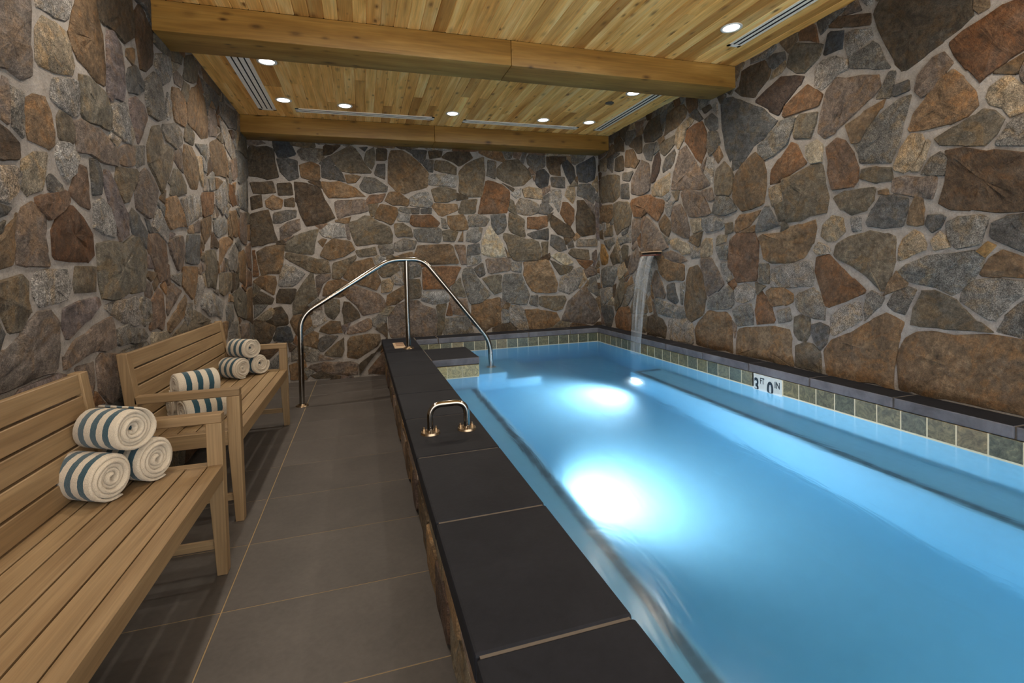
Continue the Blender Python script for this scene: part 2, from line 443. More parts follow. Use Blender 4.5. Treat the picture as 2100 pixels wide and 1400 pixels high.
# stones of the three walls: a colour letter, then the outline in millimetres along and up the wall
STONES_LEFT = '''
m 1924,2067 2219,2226 2226,2149 2210,2013 2196,1902 2145,1878 2078,1886 2015,1877 1907,1844
s 2245,2205 2267,2241 2496,2363 2479,2307 2448,2226 2345,2195 2253,2179
l 2226,1984 2236,2094 2281,2164 2365,2186 2443,2178 2475,2133 2493,2067 2477,2027 2326,1975 2254,1966
b 2456,2191 2503,2306 2535,2384 2691,2467 2713,2390 2751,2319 2758,2232 2759,2172 2741,2068 2681,2061 2598,2080 2509,2107 2464,2148
d 2725,2359 2704,2444 2722,2483 3060,2664 3071,2585 3075,2443 2953,2355 2869,2373 2770,2358
M 2769,2191 2770,2283 2784,2342 2835,2365 2915,2331 2942,2245 2949,2142 2923,2064 2767,2016 2752,2094
b 2976,2308 2989,2346 3070,2389 3084,2344 3059,2291
D 3099,2479 3101,2592 3159,2655 3243,2644 3327,2593 3337,2477 3316,2393 3205,2314 3141,2306 3129,2380
k 3069,2651 3211,2744 3353,2765 3328,2603 3267,2665 3160,2665
o 3344,2536 3351,2595 3668,2627 3857,2674 3815,2591 3630,2549 3416,2529
s 3353,2408 3375,2492 3603,2558 3622,2484 3554,2388 3442,2327
m 3648,2463 3713,2520 3836,2513 3794,2432 3671,2420
o 3836,2513 3892,2688 4075,2764 4179,2712 4145,2604 4046,2556
k 2972,2191 2998,2259 3100,2308 3177,2250 3171,2194 3083,2147 2984,2130
g 3200,2169 3199,2258 3323,2359 3420,2358 3459,2255 3470,2131 3363,2086 3224,2086
s 2313,1897 2334,1954 2415,1990 2500,2009 2514,1953 2500,1866 2461,1845 2347,1858 2311,1871
o 2507,1950 2516,2042 2597,2066 2738,2037 2780,1982 2768,1872 2691,1865 2550,1854 2520,1879
s 2790,1924 2790,2008 2941,2066 2972,2010 3028,1917 2983,1855 2884,1863 2785,1876
M 2993,2033 2990,2098 3082,2142 3172,2115 3210,2064 3144,1956 3074,1886 3041,1946
t 2146,1737 2158,1820 2206,1853 2285,1862 2312,1822 2327,1752 2317,1693 2278,1668 2163,1673
g 2082,1838 2141,1837 2139,1757 2137,1677 2079,1701 2076,1765
m 2024,1796 2044,1851 2075,1852 2077,1771 2063,1702 2025,1712
D 1895,1683 2001,1694 2046,1686 2109,1653 2104,1597 2037,1577 1886,1563
o 2343,1806 2368,1846 2448,1838 2468,1790 2450,1732 2346,1725
m 2465,1763 2459,1828 2511,1849 2661,1857 2748,1828 2825,1785 2818,1721 2690,1702 2564,1718 2485,1707
s 2324,1651 2334,1710 2426,1726 2483,1686 2464,1622 2400,1570 2357,1594
s 1884,1539 1990,1556 2085,1570 2113,1548 2090,1477 2050,1439 1980,1434 1876,1430
l 2113,1498 2126,1596 2178,1636 2266,1650 2250,1574 2235,1517 2147,1474
k 2258,1557 2281,1580 2342,1554 2382,1496 2316,1499 2265,1516
p 2396,1524 2438,1597 2493,1661 2544,1651 2549,1568 2554,1478 2489,1484
k 2575,1622 2568,1698 2632,1712 2672,1669 2669,1565 2581,1545
M 2682,1619 2694,1674 2750,1684 2823,1605 2918,1505 2915,1390 2806,1359 2743,1462
o 2795,1654 2817,1713 3059,1745 3031,1672 2943,1566 2887,1550 2822,1597
m 3003,1599 3077,1732 3144,1771 3251,1737 3302,1671 3256,1581 3201,1501 3136,1504 3017,1542
o 3192,1807 3182,1913 3262,2024 3387,2078 3425,1973 3588,1982 3546,1871 3450,1753 3363,1671 3276,1751
g 3408,2046 3439,2093 3638,2155 3756,2140 3743,2041 3647,1996 3480,1996
b 3766,1970 3810,2068 3947,2090 4047,2033 4104,1903 4052,1800 3905,1776 3784,1866
t 3599,2302 3623,2382 3729,2409 3849,2364 3868,2260 3825,2181 3640,2171
b 3897,2223 3898,2358 4004,2506 4162,2586 4315,2542 4381,2412 4356,2240 4185,2197
m 4382,2272 4406,2496 4531,2522 4636,2434 4594,2315
s 3480,2213 3533,2320 3591,2279 3583,2175 3524,2137
l 4047,2033 4165,2059 4188,1943 4174,1843 4096,1902
g 4023,2120 4306,2190 4305,2040 4187,2076
b 4395,2212 4592,2301 4846,2295 4936,2172 4857,2027 4497,1988 4421,2090
o 3529,1737 3477,1758 3601,1862 3691,1869 3807,1794 3798,1726 3495,1681
r 4127,1787 4476,1854 4402,1662 4140,1609
r 4936,1998 5085,2008 5213,1845 5051,1809 4931,1866
s 3813,1718 4086,1769 4081,1603 3803,1519
t 3438,1653 3608,1688 3717,1597 3768,1505 3469,1469 3398,1541
s 4500,1858 4855,2013 4880,1830 4695,1681 4506,1740
g 4193,2669 4334,2673 4497,2603 4440,2519 4279,2579
k 4376,2676 4604,2692 4751,2687 4628,2539 4497,2603
g 4693,2641 4966,2702 5336,2743 5305,2562 4991,2505 4728,2542
s 4671,2498 4986,2475 5210,2383 5124,2242 4848,2310
m 5001,2215 5260,2302 5294,2122 5090,2039
g 3032,1867 3159,1898 3146,1789 3040,1759 3007,1811
m 2845,1814 3013,1862 3031,1765 2871,1732
b 1867,1316 1971,1313 2019,1354 2062,1385 2076,1408 2058,1313 2045,1231 1962,1209 1859,1209
m 2076,1359 2099,1422 2173,1460 2246,1421 2231,1354 2234,1281 2245,1227 2126,1226 2062,1237 2068,1303
F 2272,1369 2309,1422 2380,1475 2427,1475 2510,1437 2571,1372 2576,1280 2519,1250 2371,1248 2273,1258
p 2183,1473 2223,1497 2385,1528 2404,1491 2343,1439 2265,1405 2190,1445
o 1856,1165 1960,1178 2081,1203 2113,1181 2116,1107 2130,1066 2065,1010 2015,1005 1968,1089 1851,1098
s 2140,1174 2160,1203 2249,1218 2368,1215 2385,1150 2357,1099 2279,1091 2169,1086 2144,1122
o 2398,1163 2416,1229 2572,1237 2575,1123 2506,1119 2406,1123
o 2605,1144 2602,1259 2595,1331 2701,1359 2830,1344 2962,1392 3019,1388 3093,1314 3101,1200 3070,1112 2911,1102 2736,1078 2628,1084
m 1988,960 2064,1004 2177,1068 2236,1069 2284,1028 2282,941 2257,833 2092,826 1977,824 1830,820 1838,930
M 2304,1001 2321,1069 2452,1087 2573,1102 2597,1057 2495,1002 2331,940
m 2304,887 2389,933 2547,982 2681,1006 2723,949 2729,856 2536,863 2310,829
s 2626,1055 2802,1075 2966,1082 3018,1011 3009,935 2824,954 2697,1012
g 2738,862 2738,940 2859,950 3027,916 3084,857 2884,849
g 2960,1024 3025,1080 3128,1057 3138,949 3049,922
R 3150,1056 3250,1125 3319,1094 3325,931 3293,877 3110,898
s 2574,1401 2584,1502 2659,1541 2731,1506 2771,1426 2766,1371 2644,1385
k 2916,1487 2977,1536 3052,1502 3149,1432 3116,1332 3053,1330 2946,1424
R 3119,1359 3147,1414 3285,1424 3379,1383 3406,1287 3366,1170 3276,1143 3195,1254 3155,1289
m 3433,1396 3698,1454 3716,1348 3672,1251 3578,1218 3476,1308
k 3754,1393 3779,1460 4045,1479 4015,1267 3720,1262
b 3626,1135 3672,1251 3956,1243 3925,1151 3837,1018 3743,1067
m 3357,986 3386,1121 3482,1138 3636,1092 3524,1025 3378,946
b 3374,917 3549,993 3678,1059 3705,1025 3628,913 3418,843 3367,859
g 3704,1014 3834,996 3785,888 3683,855 3663,942
s 3871,1016 3950,1196 4078,1172 4107,1099 3898,957
o 4145,1366 4450,1378 4471,1208 4404,1078 4186,1085 4141,1196
b 4099,1591 4354,1642 4333,1500 4152,1414 4085,1494
g 4395,1621 4800,1676 4834,1551 4515,1487 4424,1507
t 4561,1477 4830,1522 4997,1489 4693,1346 4526,1248
s 4009,961 4061,1053 4353,1041 4631,961 4559,829 4197,874
o 4517,1194 4891,1207 4864,1048 4638,1001 4492,1035
g 4834,1379 5055,1478 5169,1407 5071,1207 4836,1222
b 4923,1747 5172,1791 5191,1532 5004,1534
m 5302,1791 5589,1808 5567,1490 5317,1493
b 5199,1393 5446,1435 5530,1290 5450,1060 5185,1130
o 4917,1017 5174,1068 5438,995 5390,738 5063,799 4956,897
g 4676,916 4902,930 4936,781 4696,705
o 3388,817 3862,949 3967,929 4235,846 4190,826 3703,766
b 4363,808 4709,788 4630,630 4391,688
g 4761,769 5057,769 5026,592 4736,616
m 5112,718 5531,692 5500,529 5153,575
m 2400,792 2378,822 2519,831 2523,731 2487,642 2435,642
m 2539,827 2591,855 2743,831 2724,726 2722,626 2641,609 2547,691
b 2435,635 2568,620 2685,582 2724,494 2733,414 2448,508
k 1848,1069 1958,1059 1992,1008 1965,953 1839,939
k 1874,1410 1980,1434 2049,1421 2023,1391 1976,1381 1871,1365
g 1869,1346 1982,1361 2022,1381 2003,1336 1971,1318 1868,1326
r 834,99 825,108 550,149 550,0 863,0
o 724,477 550,533 550,168 817,127
M 880,554 912,611 801,827 550,755 550,552 731,494
g 867,948 550,1035 550,774 800,846
g 925,994 868,1186 550,1172 550,1054 880,963
t 938,1339 908,1398 858,1470 550,1511 550,1190 869,1204
r 964,1734 910,1759 550,1779 550,1529 858,1488
R 769,2062 753,2069 550,1991 550,1797 898,1777
o 775,2216 550,2343 550,2010 745,2085
d 864,2367 829,2490 550,2529 550,2364 783,2233
m 550,2548 833,2507 849,2525 864,2765 550,2765
s 1223,176 1153,343 1106,342 852,101 882,0 1126,0
o 1089,350 884,536 742,479 837,121 842,116
o 1300,499 1183,689 1114,716 929,605 897,548 1105,360 1155,362
s 1102,730 1025,949 937,980 888,946 816,837 926,624
o 1198,1067 1124,1307 1112,1316 954,1329 884,1194 943,997 1031,966
m 1217,1591 1211,1620 927,1400 954,1347 1110,1334
m 1206,1639 1032,1751 982,1731 873,1479 917,1416
l 1112,2040 790,2059 919,1774 976,1748 1025,1767
D 1105,2228 877,2354 794,2217 763,2084 778,2078 1116,2057
b 1197,2351 1055,2556 863,2513 846,2495 881,2372 1111,2245
o 868,2533 1054,2574 1189,2739 1189,2765 882,2765
g 1448,124 1238,165 1146,0 1435,0
g 1539,231 1463,425 1338,486 1314,488 1170,350 1240,183 1455,141
b 1521,814 1513,858 1428,917 1200,695 1316,506 1335,504
o 1417,931 1382,1019 1210,1053 1043,952 1120,733 1187,707
o 1510,1271 1478,1336 1144,1305 1215,1070 1384,1037
g 1230,1574 1126,1328 1134,1322 1467,1353
s 1515,1452 1498,1651 1387,1727 1226,1637 1235,1594 1480,1365
r 1401,1986 1131,2038 1043,1764 1217,1653 1379,1743
o 1420,2010 1455,2323 1379,2405 1214,2343 1123,2230 1134,2056 1409,2003
l 1383,2489 1197,2721 1070,2566 1212,2361 1374,2422
o 1207,2739 1394,2504 1455,2556 1541,2765 1207,2765
o 1678,193 1553,219 1467,128 1454,0 1731,0
R 1821,285 1815,414 1673,558 1481,428 1557,237 1684,210
m 1667,576 1675,610 1531,797 1353,498 1470,442
m 1850,731 1779,946 1531,858 1539,816 1686,624
b 1840,1073 1580,1248 1525,1261 1398,1026 1435,935 1522,874 1833,984
g 1835,1450 1732,1526 1531,1443 1492,1348 1492,1347 1527,1279 1582,1266
m 1714,1734 1516,1650 1532,1463 1724,1542
d 1716,1755 1748,1797 1608,1977 1431,1995 1419,1988 1397,1742 1507,1666
s 1669,2070 1709,2313 1472,2317 1439,2012 1609,1995
m 1789,2377 1790,2488 1760,2516 1466,2541 1401,2487 1391,2418 1468,2335 1717,2331
b 1476,2558 1749,2535 1644,2765 1560,2765
s 1989,213 1831,270 1696,196 1750,0 1976,0
m 2048,252 2130,470 2038,587 1833,414 1839,287 1998,229
b 2030,603 1997,806 1692,607 1684,573 1825,430
o 1847,1171 1859,1326 1850,1382 1825,1420 1600,1256 1774,1139
o 1875,1542 1894,1793 1764,1789 1731,1745 1742,1541 1820,1483
m 1915,2071 1682,2057 1624,1985 1764,1807 1895,1811
k 2005,2214 1970,2250 1798,2361 1728,2317 1688,2075 1928,2090
m 2004,2654 1808,2488 1807,2377 1971,2271 2093,2590
b 1771,2530 1799,2504 1994,2669 1987,2765 1664,2765
b 2368,89 2340,117 2055,236 2007,213 1994,0 2391,0
l 2285,460 2146,463 2066,251 2334,139
M 2430,557 2425,646 2391,790 2292,826 2014,813 2048,603 2144,481 2290,478
o 2217,2235 2252,2527 2247,2533 2109,2582 1986,2259 2082,2163
g 2012,2670 2108,2602 2246,2553 2301,2765 2005,2765
t 2772,171 2628,430 2385,92 2409,0 2648,0
t 2615,443 2395,516 2303,464 2353,129 2374,108
o 2528,2390 2564,2478 2530,2532 2270,2521 2234,2233
t 2263,2543 2266,2539 2528,2550 2582,2765 2319,2765
l 2959,160 2953,163 2787,161 2670,0 3030,0
t 2912,521 2829,551 2698,341 2788,179 2945,181
m 2545,2543 2566,2509 2690,2476 3017,2663 2989,2737 2600,2765
R 3297,276 3283,309 3242,331 2977,164 3050,0 3242,0
m 3133,534 2931,519 2964,178 2965,177 3230,344
g 3111,849 2753,836 2712,611 2922,537 3132,552 3159,605
l 3561,113 3313,262 3260,0 3532,0
m 3681,207 3573,482 3301,312 3314,283 3571,128
d 3471,684 3175,596 3148,544 3248,348 3290,326 3566,499
l 3365,849 3347,866 3124,876 3175,615 3433,692
r 3880,107 3819,178 3694,195 3579,112 3550,0 3890,0
g 3941,449 3760,540 3589,490 3698,212 3818,196
s 3505,789 3485,696 3582,507 3754,557 3793,742
r 3355,2641 3436,2612 3872,2656 3907,2765 3362,2765
d 4188,155 4159,174 3898,104 3908,0 4232,0
R 4104,402 4024,467 3960,446 3834,188 3892,120 4150,190
g 3817,771 3772,555 3954,463 4018,484 4129,809
t 4507,155 4376,244 4207,156 4250,0 4463,0
o 4364,428 4123,399 4169,189 4197,171 4368,260
d 4242,824 4148,811 4036,480 4115,416 4368,446 4479,588
g 4732,254 4525,153 4482,0 4852,0
b 4736,304 4609,599 4540,618 4382,435 4386,259 4518,170 4729,272
b 4270,2753 4337,2682 4753,2711 4809,2765 4269,2766
M 5096,89 4978,338 4753,297 4746,267 4872,0 5042,0
o 5144,573 4654,608 4752,315 4979,356 5171,508
o 5361,129 5256,185 5113,82 5063,0 5379,0
d 5227,530 4994,345 5109,102 5247,200
r 5380,129 5397,0 5740,0 5718,259
R 5255,540 5250,537 5264,201 5370,145 5703,297 5659,438
b 5452,1020 5400,743 5731,653 5740,1049
R 5523,1242 5452,1038 5740,1067 5740,1203
R 5485,1460 5550,1256 5740,1221 5740,1524
g 5271,1991 5272,1933 5305,1831 5740,1826 5740,2181
g 5312,2378 5256,2371 5318,2044 5740,2200 5740,2365
o 5332,2395 5740,2383 5695,2723 5662,2754
l 5285,2393 5307,2396 5646,2765 5349,2765
g 1896,1692 2016,1705 2016,1727 1901,1764
D 2014,1867 1924,1839 1904,1808 1902,1783 2015,1746
s 3458,1465 3308,1578 3201,1473 3413,1377
g 3607,1110 3645,1209 3451,1188 3448,1173
s 3792,1481 3802,1713 3681,1686
m 3776,1858 3746,2032 3593,1962 3594,1909
o 4006,2109 4040,2198 3856,2218 3804,2110 3826,2086
o 3979,2514 3842,2505 3786,2397 3888,2359
s 4178,1806 4323,1834 4288,1933 4281,1940 4197,1944
s 4290,2035 4172,2071 4194,1962 4278,1958
D 4531,1438 4356,1531 4301,1389 4517,1403
g 4483,1870 4486,1988 4471,2008 4307,1933 4341,1837
D 4393,2112 4308,2030 4295,1952 4298,1948 4460,2022
b 4743,1986 4504,1980 4512,1874
d 4991,1041 4987,1203 4900,1209 4868,1017
b 5009,1496 4910,1709 4856,1680 4850,1527
l 5141,582 5084,786 5070,789 5035,590
d 5182,1079 5166,1190 5005,1202 5009,1045
g 4914,2737 5173,2756 4913,2753
k 5077,1480 5195,1402 5311,1421 5308,1488 5231,1536
r 5274,1725 5254,1724 5196,1579 5307,1510
g 5599,680 5541,695 5501,487 5596,463 5617,491
g 5652,489 5721,323 5733,324 5740,525
g 5618,675 5634,501 5740,545 5740,641
t 5589,1686 5613,1543 5740,1533 5740,1697
o 5598,1819 5591,1704 5740,1715 5740,1817
r 2604,627 2521,701 2495,638
s 2876,1855 2777,1868 2758,1833 2817,1800
g 3028,2683 3084,2684 3105,2696 3094,2765 2988,2765
m 3142,1061 3187,1092 3161,1142 3097,1162 3071,1088
b 3224,1199 3218,1208 3109,1214 3112,1176 3166,1159
M 3143,1304 3124,1290 3108,1232 3204,1227
k 3173,1493 3113,1495 3166,1425 3226,1429
R 3127,2702 3226,2765 3112,2765
b 3263,1145 3234,1185 3179,1146 3202,1103
t 3367,1077 3378,1125 3353,1156 3290,1137 3288,1122
R 3437,1139 3431,1251 3415,1255 3373,1161 3395,1131
g 3385,1531 3410,1600 3303,1611 3301,1605
b 3435,1704 3324,1630 3416,1618
M 3438,1406 3558,1450 3465,1459
l 3757,2569 3618,2537 3642,2473
b 3802,1509 3801,1471 3923,1480 3916,1543
m 3964,1203 4049,1187 4061,1202 4060,1275 4052,1282 3964,1219
r 4088,1362 4046,1426 4031,1316 4038,1315
m 4073,1569 4062,1581 3934,1549 3941,1481 4075,1491
l 4139,1098 4157,1104 4129,1202 4080,1192
m 4134,1270 4078,1270 4079,1210 4133,1222
o 4136,1349 4103,1351 4054,1305 4073,1288 4134,1288
b 4160,1392 4089,1476 4054,1447 4105,1369 4134,1367
s 4093,1615 4094,1614 4129,1616 4106,1773
r 4153,2598 4272,2566 4274,2569 4182,2668 4175,2667
m 4234,2689 4263,2696 4259,2765 4121,2763
s 4402,2133 4361,2186 4320,2191 4314,2049
k 4318,2555 4384,2426 4402,2524
g 4475,1016 4483,1067 4325,1064
s 4399,1630 4480,1641 4436,1725
b 4548,641 4429,660 4497,582
t 4545,1212 4469,1298 4482,1193
m 4579,1684 4445,1749 4445,1747 4499,1644
b 4500,2591 4451,2519 4453,2515 4589,2545 4589,2547
m 4702,1210 4680,1320 4593,1276 4597,1206
o 4613,2312 4697,2307 4701,2362 4612,2316
o 4736,2412 4639,2415 4612,2339 4706,2384
r 4653,2504 4608,2514 4595,2499 4649,2433 4722,2430
D 4696,2607 4631,2529 4670,2518 4714,2555
g 4783,1324 4705,1325 4720,1210 4816,1220
o 4802,2311 4750,2399 4720,2372 4715,2307
b 4805,2507 4806,2513 4718,2535 4686,2507 4687,2506
t 4930,942 4915,994 4803,1023 4773,968 4773,950
s 4748,1712 4826,1673 4902,1718 4838,1785
g 4822,2679 4921,2701 4892,2765 4861,2765
l 4753,2699 4775,2668 4801,2674 4841,2765 4821,2765
l 4986,1797 4882,1819 4858,1791 4897,1749
o 4881,1889 4889,1836 4988,1818
o 4863,2020 4877,1921 4925,1927 4928,2030 4888,2046
b 4963,2119 4930,2142 4888,2066 4950,2041
g 5035,2017 5063,2072 5037,2125 4981,2115 4966,2031 4985,2010
g 4968,2242 4943,2156 4975,2132 5028,2141
D 5118,2431 5126,2520 5020,2487
R 5110,727 5203,745 5203,747 5094,784
d 5180,1198 5166,1296 5080,1206
t 5082,2026 5150,1946 5207,2057
M 5177,2530 5144,2524 5135,2423 5143,2420 5197,2472
o 5247,1732 5183,1764 5198,1630
g 5291,1736 5295,1830 5292,1834 5180,1807 5181,1785 5281,1735
m 5244,1948 5168,1919 5230,1838 5289,1852
s 5277,2402 5282,2428 5209,2459 5161,2413 5249,2377
o 5288,2466 5208,2535 5195,2533 5215,2477 5285,2446
s 5303,2552 5231,2539 5292,2487
r 5430,1011 5443,1052 5289,1086 5283,1061 5429,1010
l 5739,2696 5740,2765 5663,2765
'''
